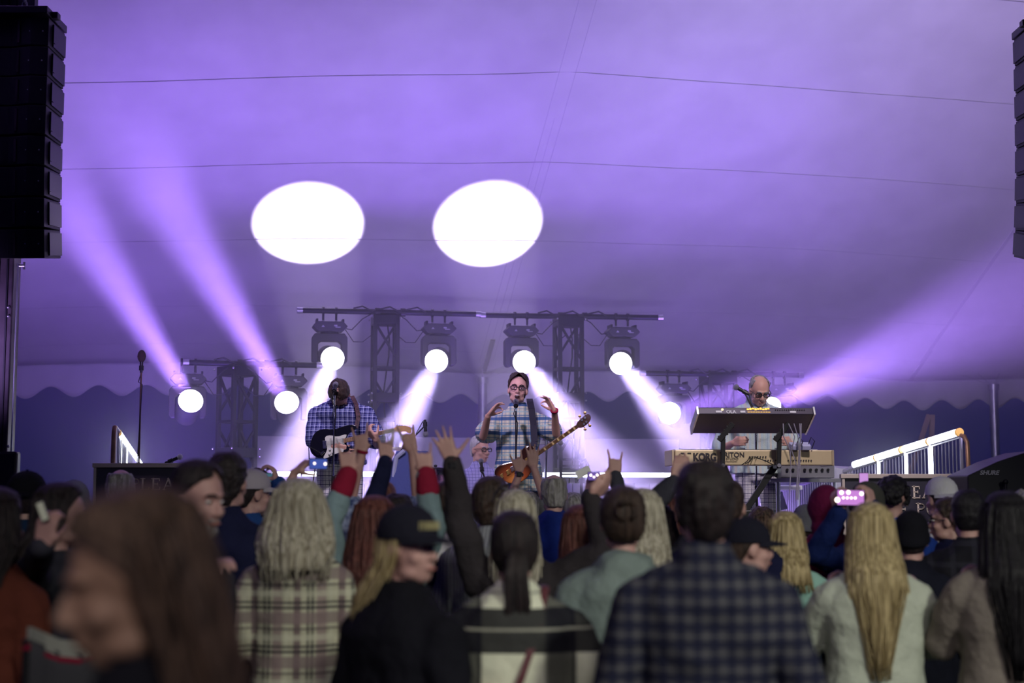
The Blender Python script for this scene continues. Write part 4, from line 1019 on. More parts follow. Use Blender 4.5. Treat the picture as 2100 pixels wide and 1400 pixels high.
    TOPR = [(.142, .012, .014, -.012, 180), (.137, .036, .044, -.012, 180), (.122, .060, .075, -.012, 178), (.098, .076, .095, -.014, 165), (.066, .085, .105, -.014, 128)]
    hs = hair
    if extra and 'quiff' in extra: TOPR = [(z_ + .020, rx * 1.05, ry * 1.04, y_ - .004, min(180, a_)) for z_, rx, ry, y_, a_ in TOPR]
    if hs == 'short':
        L = shell(TOPR + [(.03, .087, .108, -.014, 106), (.0, .086, .106, -.016, 86), (-.035, .080, .098, -.018, 72), (-.07, .067, .086, -.018, 60), (-.095, .055, .074, -.018, 48)], .035, 34, seed=px * .01)
    elif hs == 'crop':
        L = shell([(z_, rx * .97, ry * .97, y_, a_) for z_, rx, ry, y_, a_ in TOPR] + [(.03, .081, .102, -.013, 104), (.0, .080, .100, -.014, 84), (-.035, .074, .092, -.016, 72), (-.065, .063, .082, -.016, 58)], .015, 40, seed=px * .01)
    elif hs == 'fringe':
        L = shell([(.10, .066, .088, -.02, 120), (.07, .080, .102, -.014, 110), (.03, .083, .105, -.014, 104), (.0, .082, .103, -.015, 88), (-.035, .076, .095, -.018, 74), (-.075, .062, .082, -.018, 58)], .03, 30, seed=px * .01)
    elif hs in ('long', 'vlong', 'bob', 'shag', 'flip', 'wave', 'thin'):
        ln = {'long': .34, 'vlong': .56, 'bob': .16, 'shag': .22, 'flip': .24, 'wave': .30, 'thin': .20}[hs]; wd = {'shag': 1.28, 'vlong': 1.08, 'wave': 1.12, 'thin': .86}.get(hs, 1)
        rows = [(z_, rx * (1 + (wd - 1) * .6), ry * (1 + (wd - 1) * .5), y_, a_) for z_, rx, ry, y_, a_ in TOPR]
        N = 12
        for k in range(N + 1):
            f = k / N; z_ = .03 - (.03 + ln) * f
            flare = 1 + (.22 * math.sin(min(1, f * 1.6) * math.pi * .5)) + (.18 * max(0, f - .75) * 4 if hs == 'flip' else 0) - (.45 * max(0, f - .6) if hs in ('vlong', 'long', 'shag') else 0)
            bk = 0 if extra and 'noback' in extra else max(0, min(1, (-z_ - .04) / .12)); flare = (1.28 * (1 - .75 * max(0, f - .4) ** 1.2 / .54) if f > .4 else 1 + .7 * f) if hs == 'vlong' else flare; rows.append((z_, .088 * wd * flare, .108 * (1 + .05 * f) * (1 - .18 * f if hs != 'shag' else 1), -.016 - .015 * f - .085 * bk, 112 - 12 * f))
        L = shell(rows, {'shag': .09, 'wave': .08}.get(hs, .045), {'shag': 20, 'wave': 16}.get(hs, 26), 150, seed=px * .013)
        rnd = random.Random(int(px)); n0 = 70 if Y < 9 else 30
        for k in range(n0):
            u = rnd.uniform(-1, 1); a = R(105 * u) - math.pi / 2; pts = []; wob = rnd.uniform(.5, 1.5); ph = rnd.uniform(0, 6); e1 = rnd.uniform(.9, 1.12)
            for q in range(9):
                f = q / 8; i_ = min(len(rows) - 1, int(3 + f * (len(rows) - 4))); r_ = rows[i_]; z_ = r_[0] - (.04 * e1 * f)
                am = .004 + .012 * f
                pts.append(V((r_[1] * 1.02 * e1 ** .3 * math.cos(a) + am * math.sin(ph + f * 5 * wob), r_[3] + r_[2] * 1.02 * math.sin(a), z_)))
            L.tube(pts, .003, 5, rs=[.002 + .003 * math.sin(math.pi * min(1, .15 + q / 8)) for q in range(9)])
    elif hs == 'pony':
        L = shell(TOPR + [(.03, .087, .108, -.014, 112), (.0, .085, .106, -.016, 98), (-.035, .078, .098, -.018, 84), (-.07, .062, .084, -.018, 70)], .02, 30, seed=2)
        pts = [V((0, -.095, .02)), V((.005, -.135, -.02)), V((.0, -.145, -.09)), V((.006, -.14, -.17)), V((-.004, -.13, -.25)), V((.0, -.125, -.31))]
        for k in range(16):
            o_ = V((random.uniform(-.022, .022), random.uniform(-.014, .014), 0)); L.tube([p + o_ * (.3 if i == 0 else 1 + .2 * i) for i, p in enumerate(pts)], .01, 6, rs=[.010, .014, .015, .014, .011, .003])
    elif hs == 'curly':
        L = MB(Hs); rnd = random.Random(int(px))
        for k in range(230):
            th_ = rnd.uniform(0, 2 * math.pi); zz = rnd.uniform(-.45, 1); r_ = math.sqrt(max(0, 1 - zz * zz)); x, y = r_ * math.cos(th_), r_ * math.sin(th_)
            if y > .35 and zz < .45: continue
            c = V((x * .088, -.014 + y * .108, .03 + zz * .105)); L.ell(c, rnd.uniform(.014, .024), sub=1)
    elif hs == 'bun':
        L = shell(TOPR + [(.03, .087, .108, -.014, 108), (.0, .086, .106, -.016, 92), (-.035, .079, .098, -.018, 78), (-.07, .064, .085, -.018, 66)], .03, 30, seed=4)
        for k in range(14): an = k * 2.4; L.tube([V((.03 * math.cos(an + q) * (1 + .02 * k), -.115 + .012 * math.sin(q * 2 + k), .045 + .035 * math.sin(an + q))) for q in (0, .7, 1.4, 2.1)], .011, 6)
    else: L = None
    if L is not None:
        ho = L.build('hair', hm_, t, local=True, smooth=True, auto=0)
        if hs in ('short', 'curly', 'crop', 'fringe') and Y > 3: blob(ho, .0065, 2, .014 if hs != 'crop' else .006, TEX2)
    if extra and 'beard' in extra:
        m = MB(Hs).ell((0, .052, -.088), (.046, .048, .036)).ell((0, .088, -.052), (.030, .014, .008))
        for e in (-1, 1): m.ell((e * .048, .030, -.055), (.018, .036, .038))
        bo = m.build('beard', HM['grey'], t, local=True); blob(bo, .0065, 2, .010, TEX2)
    # ---- hats
    if hat == 'cap':
        m = MB(Hs); rings = []
        n_ = 36
        for zz, rr in ((.035, 1.0), (.06, 1.0), (.09, .93), (.118, .76), (.138, .5), (.148, .2), (.149, .02)): rings.append([V((.092 * rr * math.cos(2 * math.pi * k / n_), -.010 + .112 * rr * math.sin(2 * math.pi * k / n_), zz)) for k in range(n_)])
        m.loft(rings)
        back = extra and 'backward' in extra; q = -1 if back else 1
        m.ell((0, -.010, .151), (.008, .008, .005), sub=1)
        ho = m.build('cap', hatm, t, local=True, smooth=True, auto=50)
        br = MB(Hs); rings = []
        for u in [k / 14 for k in range(15)]:
            a = R(20 + 140 * u); x = math.cos(a); y = math.sin(a)
            ins = V((.088 * x, q * (.104 * y) - .010, .042)); outp = V((.088 * x * .98, q * (.104 * y + .092 * math.sin(math.pi * u) ** .6) - .010, .036 - .010 * math.sin(math.pi * u) - .02 * abs(x) ** 2))
            rings.append([ins + V((0, 0, .003)), outp + V((0, 0, .003)), outp - V((0, 0, .002)), ins - V((0, 0, .003))])
        br.loft(rings).build('brim', hatm, ho, local=True, smooth=True)
        if back:
            g_ = MB(Hs).ell((0, .098, .065), (.035, .012, .022)); g_.build('strap_gap', HM['brown'], ho, local=True, smooth=True)
    elif hat == 'beanie':
        m = MB(Hs); rings = []; n_ = 40
        for zz, rr in ((-.005, 1.03), (.0, 1.06), (.035, 1.06), (.04, 1.0), (.07, 1.0), (.10, .92), (.13, .74), (.152, .45), (.162, .1)): rings.append([V((.090 * rr * (1 + .01 * (k % 2)) * math.cos(2 * math.pi * k / n_), -.012 + .110 * rr * (1 + .01 * (k % 2)) * math.sin(2 * math.pi * k / n_), zz + (.03 * math.sin(2 * math.pi * k / n_) if zz < .05 else 0))) for k in range(n_)])
        m.loft(rings).build('beanie', hatm, t, local=True, smooth=True, auto=0)
    elif hat == 'hood':
        m = MB(Hs); m.ell((0, -.035, .025), (.108, .128, .135), sub=3); m.ell((0, -.05, -.09), (.10, .10, .10)); m.ell((0, -.06, .10), (.06, .08, .05)); m.v = m.v
        ho = m.build('hood', hatm, t, local=True); blob(ho, .010, 5, .02)
        if top: U2 = MB().ell((0, -.03 * s, 1.46 * s), (.125 * s, .105 * s, .06 * s)); h2 = U2.build('hood_collar', hatm, t, local=True); blob(h2, .01, 3, .02)
    # ---- face parts
    if facedet or glasses or mouth:
        for e in (-1, 1):
            if facedet:
                ey = MB(Hs).ell((e * .031, .079, .009), (.0125, .0105, .0062)).build('eye', M_eye, t, local=True, smooth=True, auto=0)
                MB(Hs).ell((e * .031, .0885, .009), (.0058, .003, .0052)).build('iris', M_iris, ey, local=True, smooth=True, auto=0)
                MB(Hs).tube([(e * .012, .097, .030), (e * .030, .098, .037), (e * .050, .084, .032)], .0042, 6).build('eyebrow', hm_ if hs else M_mouth, t, local=True, smooth=True)
        if facedet and not mouth: MB(Hs).ell((0, .0985, -.062), (.023, .006, .0055)).build('lips', M_lip, t, local=True, smooth=True, auto=0)
        if mouth:
            mo = MB(Hs).ell((0, .094, -.066), (.022, .009, .017)).build('mouth', M_mouth, t, local=True, smooth=True, auto=0)
            MB(Hs).box((0, .1015, -.054), (.024, .003, .005)).build('teeth', M_white, mo, local=True)
    if glasses == 'worn':
        m = MB(Hs)
        for e in (-1, 1):
            m.tube([(e * .034 + .025 * math.copysign(abs(math.cos(a)) ** .6, math.cos(a)), .101 - .006 * abs(math.cos(a)), .008 + .016 * math.copysign(abs(math.sin(a)) ** .6, math.sin(a))) for a in [k * math.pi / 10 for k in range(20)]], .0042, 6, closed=True)
            m.tube([(e * .060, .094, .014), (e * .078, .06, .014), (e * .083, .0, .010)], .0026, 6)
        m.tube([(-.010, .102, .012), (0, .105, .014), (.010, .102, .012)], .0026, 6); m.build('glasses', M_frame, t, local=True, smooth=True)
    if glasses == 'up':
        m = MB(Hs)
        for e in (-1, 1):
            m.tube([(e * .036 + .030 * math.cos(a), .035 - .01 * abs(math.cos(a)), .152 + .012 * math.sin(a)) for a in [k * math.pi / 8 for k in range(16)]], .004, 6, closed=True)
            m.tube([(e * .068, .03, .150), (e * .098, -.03, .115), (e * .104, -.08, .08)], .004, 6)
        m.tube([(-.008, .038, .156), (.008, .038, .156)], .004, 6); m.build('sunglasses', M_frame, t, local=True, smooth=True)
    t['_s'] = s
    return t, s, hm
def phone(px, py, Y, wpx, hpx, label, em, es, back=False, rz=0, held=True, pattern=None):
    p = W(px, py, Y); w_ = wpx / F * Y; h_ = hpx / F * Y
    t = thing('phone', label, 'phone', p, 0, 'phones held up by the crowd')
    rt = Matrix.Rotation(R(rz), 3, 'Y')
    b = MB().box(p, (w_, .010, h_), rt).build('case', M_plastic, t, bevel=.003)
    MB().box(p - Vector((0, .0056, 0)), (w_ * .93, .001, h_ * .90), rt).build('screen', mat('screen_' + str(px), em, .2, emit=em, es=es, col2=None), b)
    if pattern:
        m = MB()
        for u, v, r in pattern: q = p + rt @ Vector((u * w_, -.0066, v * h_)); m.cyl(q, q + Vector((0, -.0004, 0)), r * h_, seg=10)
        m.build('screen_picture', mat('screen_spots_%d' % px, (1, .9, .8), .3, emit=(1, .85, .75), es=es * 2.6), b)
    return t
# ================================================================== the band
def traced(z, ox, oy, sc, Y, t, m=None):
    m = m or MB(); pts = [W(ox + x / sc, oy + y / sc, Y) for x, y in z]; n = len(pts)
    return m.add(pts + [p + Vector((0, t, 0)) for p in pts], [list(range(n)), list(range(n, 2 * n))[::-1]] + [[k, (k + 1) % n, n + (k + 1) % n, n + k] for k in range(n)])
def smooth_loop(z, it=2):
    for _ in range(it):
        q = []
        for i in range(len(z)):
            a, b = z[i], z[(i + 1) % len(z)]; q += [(a[0] * .75 + b[0] * .25, a[1] * .75 + b[1] * .25), (a[0] * .25 + b[0] * .75, a[1] * .25 + b[1] * .75)]
        z = q
    return z
person('person in a blue checked shirt and plaid shorts, head bowed, playing the black guitar', 700, 775, 12.35, 180, STZ, M_skin_g, 'short', 'brown', hp=-78, bow=.10, H=1.84,
       arms={'R': ((684, 915), (703, 921), -.34, 'pinch', (-.6, .3, -.8), (0, 1, .3)), 'L': ((772, 902), (760, 888), -.38, 'hold', (.4, .1, -1), (-.3, .3, 1))}, top=guit_shirt, topkind='collar', hem=.95, bulk=.030, sleeve=.40, pants=check_short, facedet=True, vox=.0065, wide=1.06)
person('singer in glasses and a blue and cream plaid shirt, both hands raised at the microphone', 1062, 768, 12.5, 176, STZ, M_skin_g, 'short', 'brown', hy=4, hp=4, hr=-5,
       arms={'R': ((1001, 852), (1016, 834), -.40, 'pinch', (-.5, 0, -1), (1, -.2, -.1)), 'L': ((1137, 843), (1124, 820), -.42, 'pinch', (.5, 0, -1), (-1, -.3, 0))}, top=bass_shirt, topkind='collar', hem=.76, bulk=.034, sleeve=.36, pants=cloth('dark_trousers', (.02, .02, .04)), glasses='worn', facedet=True, mouth=True, vox=.0055, wide=1.0, extra={('band', -1): 1, 'quiff': 1})
person('seated grey-haired drummer with dark glasses in a fine lilac checked shirt', 984, 893, 13.9, 192, STZ, M_skin_g, 'crop', 'white', hy=30, hp=-4, arms={'L': 'fwd', 'R': 'fwd'}, top=drum_shirt, topkind='collar', hem=.86, bulk=.03, sleeve=.45, pants=jeans_d, glasses='worn', facedet=True, vox=.007, sit=True, H=1.80, wide=1.12)
person('bald-headed keyboard player with glasses in a pale striped shirt, looking down', 1551, 778, 12.75, 182, STZ, M_skin_g, 'fringe', 'grey', hp=-30, hy=6, bow=.04, arms={'L': 'fwd', 'R': 'fwd'}, top=key_shirt, topkind='collar', hem=.88, bulk=.032, sleeve=.45, pants=check_short, glasses='worn', facedet=True, vox=.0065, wide=1.18, H=1.84)
st = thing('drum_stool', 'low round drummer\'s stool', 'stool', (W(990, 900, 13.9).x, 13.9, STZ))
q = W(990, 900, 13.9); MB().cyl((q.x, 13.9, STZ + .02), (q.x, 13.9, STZ + .40), .03).build('pole', M_chrome, st); MB().cyl((q.x, 13.9, STZ + .40), (q.x, 13.9, STZ + .45), .17, seg=24).build('seat', M_black, st, smooth=True)
# guitar
Yg = 12.0; g = thing('electric_guitar', 'black electric guitar with a white pickguard and maple neck', 'guitar', W(680, 920, Yg))
bd = smooth_loop([(275, 900), (290, 800), (340, 715), (430, 692), (520, 705), (620, 668), (710, 648), (765, 668), (735, 712), (675, 740), (650, 790), (650, 860), (690, 890), (665, 930), (590, 935), (530, 960), (470, 1000), (410, 1012), (345, 990), (295, 950)])
body = traced(bd, 580, 740, 5, Yg, .042).build('body', mat('gloss_black', (.008, .008, .015), .15), g, bevel=.008)
traced(smooth_loop([(430, 772), (490, 760), (560, 778), (655, 745), (650, 780), (628, 800), (628, 930), (590, 936), (540, 950), (430, 1005), (412, 990), (445, 935), (458, 890), (438, 840)], 1), 580, 740, 5, Yg - .004, .005).build('pickguard', mat('pickguard', (.72, .72, .66), .35), g)
mp = mat('maple', (.55, .32, .16), .35, var=.1, vscale=30)
nk = traced([(620, 797), (1130, 688), (1140, 726), (625, 840)], 580, 740, 5, Yg - .012, .028).build('neck', mp, g, bevel=.003)
m = MB()
for k in range(19):
    f = 1 - .94 ** k; f = f / (1 - .94 ** 19); a = (1130 - f * 500, 688 + f * 108); m.bar(W(580 + a[0] / 5, 740 + a[1] / 5, Yg - .0135), W(580 + (a[0] + 5) / 5, 740 + (a[1] + 41) / 5, Yg - .0135), .0025)
m.build('fret', M_chrome, nk)
hd = traced(smooth_loop([(1128, 690), (1175, 668), (1240, 664), (1300, 672), (1322, 700), (1316, 738), (1290, 742), (1258, 720), (1200, 730), (1142, 730)], 1), 580, 740, 5, Yg - .008, .014).build('headstock', mp, g)
for k in range(6):
    a = W(580 + (1172 + k * 25) / 5, 740 + (664 + k * 3) / 5, Yg - .002); m = MB().ell(a, (.009, .005, .013)).cyl(a, a - Vector((-.004, 0, .03)), .003); m.build('tuning_peg', M_chrome, hd, smooth=True)
for (a, b) in (((480, 790), (500, 850)), ((540, 785), (560, 850)), ((605, 790), (618, 855))):
    traced([(a[0], a[1]), (a[0] + 18, a[1]), (b[0] + 14, b[1]), (b[0] - 4, b[1])], 580, 740, 5, Yg - .010, .008).build('pickup', mat('pickup_cream', (.5, .5, .46), .4), g)
traced([(405, 818), (445, 815), (448, 898), (412, 900)], 580, 740, 5, Yg - .010, .012).build('bridge', M_chrome, g, bevel=.002)
for a in ((485, 905), (515, 935), (480, 950)): p = W(580 + a[0] / 5, 740 + a[1] / 5, Yg - .006); MB().cyl(p, p - Vector((0, .014, 0)), .010, .008).build('knob', M_white, g, smooth=True)
p = W(580 + 405 / 5, 740 + 945 / 5, Yg - .006); MB().cyl(p - Vector((.014, 0, .012)), p + Vector((.014, 0, .014)), .012).build('jack_plate', M_chrome, g, smooth=True)
m = MB()
for k in range(6): m.cyl(W(580 + 425 / 5, 740 + (830 + k * 10) / 5, Yg - .018), W(580 + 1140 / 5, 740 + (694 + k * 5) / 5, Yg - .018), .0009, seg=4)
m.build('string', M_chrome, g)
m = MB().tube([W(725, 815, 12.22), W(732, 830, 12.14), W(735, 855, 12.08), W(731, 875, 12.03)], .001, 4)
mb = MB()
pts = [W(722, 812, 12.25), W(731, 830, 12.15), W(735, 855, 12.07), W(730, 878, 12.02)]
for a, b in zip(pts, pts[1:]): mb.bar(a, b, .006, .035, up=Vector((1, 0, 0)))
mb.build('strap', mat('strap_brown', (.07, .03, .04), .7, var=.5, vscale=40), g)
MB().tube([W(662, 933, Yg), W(650, 925, Yg - .04), W(633, 915, Yg), W(634, 940, Yg), W(648, 950, Yg + .05), W(640, 1000, Yg + .1)], .0045, 6).build('cable', M_plastic, g, smooth=True)
# bass
Yb = 12.16; g = thing('bass_guitar', 'sunburst bass guitar with gold hardware and long block-inlaid neck', 'guitar', W(1050, 980, Yb))
sb = bpy.data.materials.new('sunburst'); sb.use_nodes = True; N = sb.node_tree.nodes; L = sb.node_tree.links; pb = N['Principled BSDF']; pb.inputs['Roughness'].default_value = .18
tc = N.new('ShaderNodeTexCoord'); vm = N.new('ShaderNodeVectorMath'); vm.operation = 'SUBTRACT'; vm.inputs[1].default_value = (W(1055, 985, Yb) - W(1050, 980, Yb))[:]
L.new(tc.outputs['Object'], vm.inputs[0]); ln = N.new('ShaderNodeVectorMath'); ln.operation = 'LENGTH'; L.new(vm.outputs[0], ln.inputs[0])
cr = N.new('ShaderNodeValToRGB'); L.new(ln.outputs['Value'], cr.inputs[0]); cr.color_ramp.elements[0].position = .02; cr.color_ramp.elements[0].color = (.62, .24, .05, 1); cr.color_ramp.elements[1].position = .165; cr.color_ramp.elements[1].color = (.03, .008, .005, 1)
e_ = cr.color_ramp.elements.new(.09); e_.color = (.32, .07, .02, 1); L.new(cr.outputs[0], pb.inputs['Base Color'])
gold = mat('gold', (.85, .55, .18), .25, 1); dkw = mat('dark_wood', (.05, .02, .015), .3)
traced(smooth_loop([(465, 1150), (485, 1095), (540, 1055), (620, 1035), (690, 1020), (735, 985), (740, 930), (775, 880), (830, 862), (885, 875), (888, 905), (855, 945), (905, 990), (880, 1060), (855, 1130), (800, 1205), (720, 1252), (640, 1262), (560, 1230), (495, 1195)]), 920, 740, 5, Yb, .045).build('body', sb, g, bevel=.010)
nk = traced([(870, 958), (1308, 652), (1332, 686), (895, 990)], 920, 740, 5, Yb - .012, .03).build('neck', dkw, g, bevel=.003)
m = MB(); fr = MB()
for k in range(15):
    f = k / 15 + .02; x, y = 1300 - f * 410, 664 + f * 288
    fr.bar(W(920 + (x + 3) / 5, 740 + (y - 6) / 5, Yb - .0135), W(920 + (x + 24) / 5, 740 + (y + 26) / 5, Yb - .0135), .003)
    if k in (0, 2, 4, 6, 8, 11): traced([(x - 6, y + 2), (x - 20, y + 12), (x - 2, y + 38), (x + 12, y + 28)], 920, 740, 5, Yb - .0135, .002, m)
m.build('inlay', mat('pearl_gold', (.8, .62, .3), .25), nk); fr.build('fret', gold, nk)
hd = traced(smooth_loop([(1305, 655), (1325, 618), (1390, 560), (1432, 538), (1460, 565), (1455, 612), (1415, 655), (1370, 685), (1332, 688)], 1), 920, 740, 5, Yb - .008, .016).build('headstock', dkw, g)
for a, b in (((1350, 600), (1345, 565)), ((1400, 560), (1398, 530)), ((1385, 665), (1400, 700)), ((1425, 630), (1448, 662))):
    p, q = W(920 + a[0] / 5, 740 + a[1] / 5, Yb - .002), W(920 + b[0] / 5, 740 + b[1] / 5, Yb - .002); m = MB().cyl(p, q, .004).ell(q, (.014, .005, .012)); m.build('tuning_peg', gold, hd, smooth=True)
    c = W(920 + (a[0] * .6 + 1392 * .4) / 5, 740 + (a[1] * .6 + 615 * .4) / 5, Yb - .012); MB().cyl(c, c - Vector((0, .008, 0)), .009).build('string_post', M_chrome, hd, smooth=True)
for cx_, cy_, w_ in ((800, 1018, 20), (655, 1105, 26), (610, 1140, 22), (545, 1180, 20)):
    traced([(cx_ - w_, cy_ - 14), (cx_ + w_ * .4, cy_ - 34), (cx_ + w_, cy_ + 12), (cx_ - w_ * .4, cy_ + 34)], 920, 740, 5, Yb - .012, .014).build('pickup' if w_ != 22 else 'bridge', gold if w_ != 26 else M_chrome, g, bevel=.002)
m = MB()
for k in range(4): m.cyl(W(920 + (540 + k * 9) / 5, 740 + (1165 + k * 10) / 5, Yb - .022), W(920 + (1310 + k * 6) / 5, 740 + (658 + k * 8) / 5, Yb - .018), .0013, seg=4)
m.build('string', gold, g)
for a in ((700, 1190), (740, 1150), (680, 1225)): p = W(920 + a[0] / 5, 740 + a[1] / 5, Yb - .002); MB().cyl(p, p - Vector((0, .016, 0)), .010, .009).build('knob', gold, g, smooth=True)
mb = MB(); pts = [W(1086, 818, 12.52), W(1087, 824, 12.40), W(1090, 838, 12.32), W(1094, 870, 12.26), W(1096, 905, 12.2), W(1094, 915, 12.17)]
for a, b in zip(pts, pts[1:]): mb.bar(a, b, .008, .055, up=Vector((1, 0, 0)))
mb.build('strap', mat('strap_black', (.012, .010, .03), .8), g)
# ================================================================== the crowd, nearest first
UP = (0, 1, .1)
def P(*a, **k): k.setdefault('group', None); return person(*a, **k)
P('blurred person close to the lens at lower left with long brown hair, face turned left', 302, 1002, 2.0, 115, hair='long', hairc='highlight', top=blk, topkind='jacket', fem=True, skin=mat('skin_near', (.34, .20, .14), .6), hp=-14, vox=.006, bulk=.03, extra={'noback': 1})
P('tall person in a dark checked flannel shirt with short hair, back turned, right of centre', 1445, 943, 4.2, -3, hair='short', hairc='dark', top=darkcheck, topkind='collar', hem=.76, bulk=.032, arms={'L': 'fwd', 'R': 'fwd'}, pants=jeans_d, wide=1.10, skin=M_skin)
P('person with a dark ponytail in a black and white large-check jacket, back turned', 1055, 1047, 4.6, 2, hair='pony', hairc='dark', top=buffalo, topkind='jacket', hem=.76, bulk=.048, arms={'L': 'pocket', 'R': 'pocket'}, pants=jeans_d, fem=True, wide=1.18, hooddown=False)
P('person in a dark baseball cap and black jacket looking back to the right', 833, 1027, 4.4, -42, hair='thin', hairc='blond', hy=-84, hp=0, hat='cap', hatm=cloth('cap_navy', (.016, .016, .028)), top=blk, topkind='jacket', bulk=.035, arms={'L': 'fwd', 'R': 'fwd'}, fem=True, wide=1.12, facedet=True, pants=jeans_d, vox=.007, extra={'logo': 1})
P('person with shaggy ash-blond hair in a cream and black plaid flannel, back turned', 612, 982, 5.7, 4, hair='shag', hairc='ashblond', top=flannel, topkind='jacket', hem=.80, bulk=.030, arms={'L': 'fwd', 'R': 'fwd'}, pants=jeans_d, fem=True, wide=1.0)
P('person in a sage green hoodie with gathered brown hair, back turned', 1277, 997, 5.3, 3, hair='bun', hairc='brown', top=sage, topkind='hoodie', hooddown=True, bulk=.045, arms={'L': 'fwd', 'R': 'fwd'}, pants=jeans_d, fem=True, wide=1.10)
P('person with very long blond hair in a pale green-white jacket, back turned', 1785, 1030, 5.8, -4, hair='vlong', hairc='blond', top=pale, topkind='jacket', hem=.80, bulk=.040, arms={'L': 'phone', 'R': 'phone'}, pants=blk, fem=True, wide=1.16)
P('person with very long black hair in a taupe cardigan at the right edge', 2062, 1008, 5.6, -8, hair='vlong', hairc='black', top=taupe, topkind='sweater', hem=.50, bulk=.045, arms={'L': 'phone', 'R': 'fwd'}, pants=blk, fem=True, wide=1.12)
P('person in a rust sweater and blue jeans at the left edge, dark hair', -8, 1000, 5.0, -20, hair='long', hairc='dark', top=rust, topkind='sweater', hem=.95, bulk=.035, arms={'L': 'down', 'R': 'fwd'}, pants=jeans, fem=True)
P('dark-haired person in profile at far left holding up a phone, in a grey sweater', 122, 990, 5.6, -55, hair='bob', hairc='dark', hy=-20, top=char, topkind='sweater', hem=.98, bulk=.030, arms={'L': ((88, 1120), (98, 1060), -.75, 'hold', (-1, 0, -1), (.2, 1, 0)), 'R': 'down'}, pants=jeans, fem=True, facedet=True, vox=.007)
phone(88, 1048, 4.82, 15, 42, 'pale phone held up beside the dark-haired person at far left', (.30, .30, .24), .4, rz=-22)
P('older bearded person in dark grey turned to the right, left of the navy jacket', 400, 944, 5.0, -95, hair='crop', hairc='dark', hy=-28, hp=-10, top=char, topkind='tee', bulk=.03, arms={'L': ((440, 1158), (466, 1142), -.25, 'relaxed', (0, .3, -1), (0, 0, -1), -.14), 'R': 'down'}, pants=jeans_d, facedet=True, vox=.0065, wide=1.1, extra={'beard': 1})
P('tall person with dark hair and a navy jacket, back turned, behind the bearded person', 466, 927, 6.6, -12, hair='short', hairc='dark', top=navy, topkind='jacket', bulk=.045, arms={'L': 'fwd', 'R': 'fwd'}, pants=jeans_d, wide=1.18)
P('person with auburn hair in a pale denim jacket with red cuffs making two horn signs', 768, 1016, 6.3, 0, hair='wave', hairc='auburn', top=denim_l, topkind='jacket', bulk=.036, cuff=redc, pants=jeans_d, fem=True, vox=.007,
  arms={'L': ((714, 972), (712, 918), -.05, 'horns', (-1, -.2, -.5), UP), 'R': ((874, 972), (866, 912), -.05, 'horns', (1, -.2, -.6), UP)})
P('blond person with sunglasses on the head and dark jacket, both arms spread high', 1057, 1004, 6.3, 0, hair='long', hairc='ashblond', glasses='up', top=olive, topkind='jacket', bulk=.036, pants=jeans_d, fem=True, vox=.007,
  arms={'L': ((928, 948), (906, 892), 0, 'open', (-.2, -.3, -1), UP), 'R': ((1210, 1022), (1262, 978), 0, 'relaxed', (.2, -.3, -1), (-.3, .6, .8))}, extra={('watch', -1): 1, ('band', -1): 1})
P('person with long reddish-dark hair in a black leather jacket under the outstretched arm', 1190, 1035, 6.7, 5, hair='long', hairc='auburn', top=cloth('leather', (.012, .012, .02), .1, .8, 12, .35, .5), topkind='jacket', bulk=.035, pants=jeans_d, fem=True)
P('short-haired person seen in half profile in a grey-white ribbed jacket, left of the sunglasses', 1008, 977, 7.0, -18, hair='short', hairc='brown', hy=-12, top=striped, topkind='jacket', bulk=.036, pants=jeans_d, arms={'L': 'fwd', 'R': 'fwd'}, facedet=True)
P('person in a white hoodie behind the raised dark sleeve', 922, 985, 7.4, 4, hair='crop', hairc='brown', top=whitec, topkind='hoodie', hooddown=True, bulk=.045, pants=jeans_d, arms={'L': 'fwd', 'R': 'fwd'}, wide=1.1)
P('person with bare arms raised high in a patterned blue shirt, making horn signs', 783, 985, 7.8, 0, hair='crop', hairc='auburn', top=floral, topkind='tee', sleeve=.42, bulk=.03, pants=jeans_d, vox=.007,
  arms={'L': ((742, 928), (738, 885), -.1, 'horns', (-1, -.2, -.5), UP), 'R': ((846, 925), (835, 885), -.1, 'horns', (1, -.2, -.5), UP)}, extra={('band', -1): 1})
P('person in a navy sleeve raising a horn sign, hidden behind the red-cuffed jacket', 815, 1012, 7.2, 0, hair='short', hairc='dark', top=navy, topkind='sweater', bulk=.03, pants=jeans_d, vox=.007,
  arms={'L': ((791, 945), (790, 900), -.1, 'horns', (-.5, -.2, -1), UP), 'R': 'fwd'}, extra={('band', -1): 1})
P('person in a bright blue jacket with thin grey hair, back turned, right of the singer', 1136, 968, 9.0, 3, hair='fringe', hairc='grey', top=royal, topkind='jacket', hooddown=True, bulk=.045, pants=jeans_d, arms={'L': 'fwd', 'R': 'fwd'}, wide=1.1)
P('person in a grey shirt near the stage, two bare forearms raised before the bass guitar', 1082, 1008, 9.6, 0, hair='short', hairc='grey', top=greyc, topkind='tee', sleeve=.42, bulk=.03, pants=jeans_d, vox=.007,
  arms={'L': ((1066, 968), (1056, 925), .1, 'horns', (-1, -.2, -.5), UP), 'R': ((1094, 958), (1092, 915), .1, 'open', (1, -.2, -.5), UP)}, extra={('watch', -1): 1})
P('person holding up a phone in the middle, dark hair hidden behind the spread arm', 1222, 1020, 8.0, 0, hair='short', hairc='dark', top=char, topkind='jacket', bulk=.035, pants=jeans_d, vox=.007,
  arms={'L': ((1206, 1012), (1212, 985), .0, 'hold', (0, -.3, -1), (.5, .3, 0)), 'R': ((1262, 975), (1262, 935), .0, 'horns', (.2, -.3, -1), UP)})
phone(1218, 976, 7.95, 26, 18, 'phone held up right of the blue jacket showing the stage', (.10, .06, .25), 1.2, pattern=[(-.25, .1, .14), (.0, -.1, .12), (.25, .12, .14)])
o = MB(); p0 = W(1196, 968, 8.0)
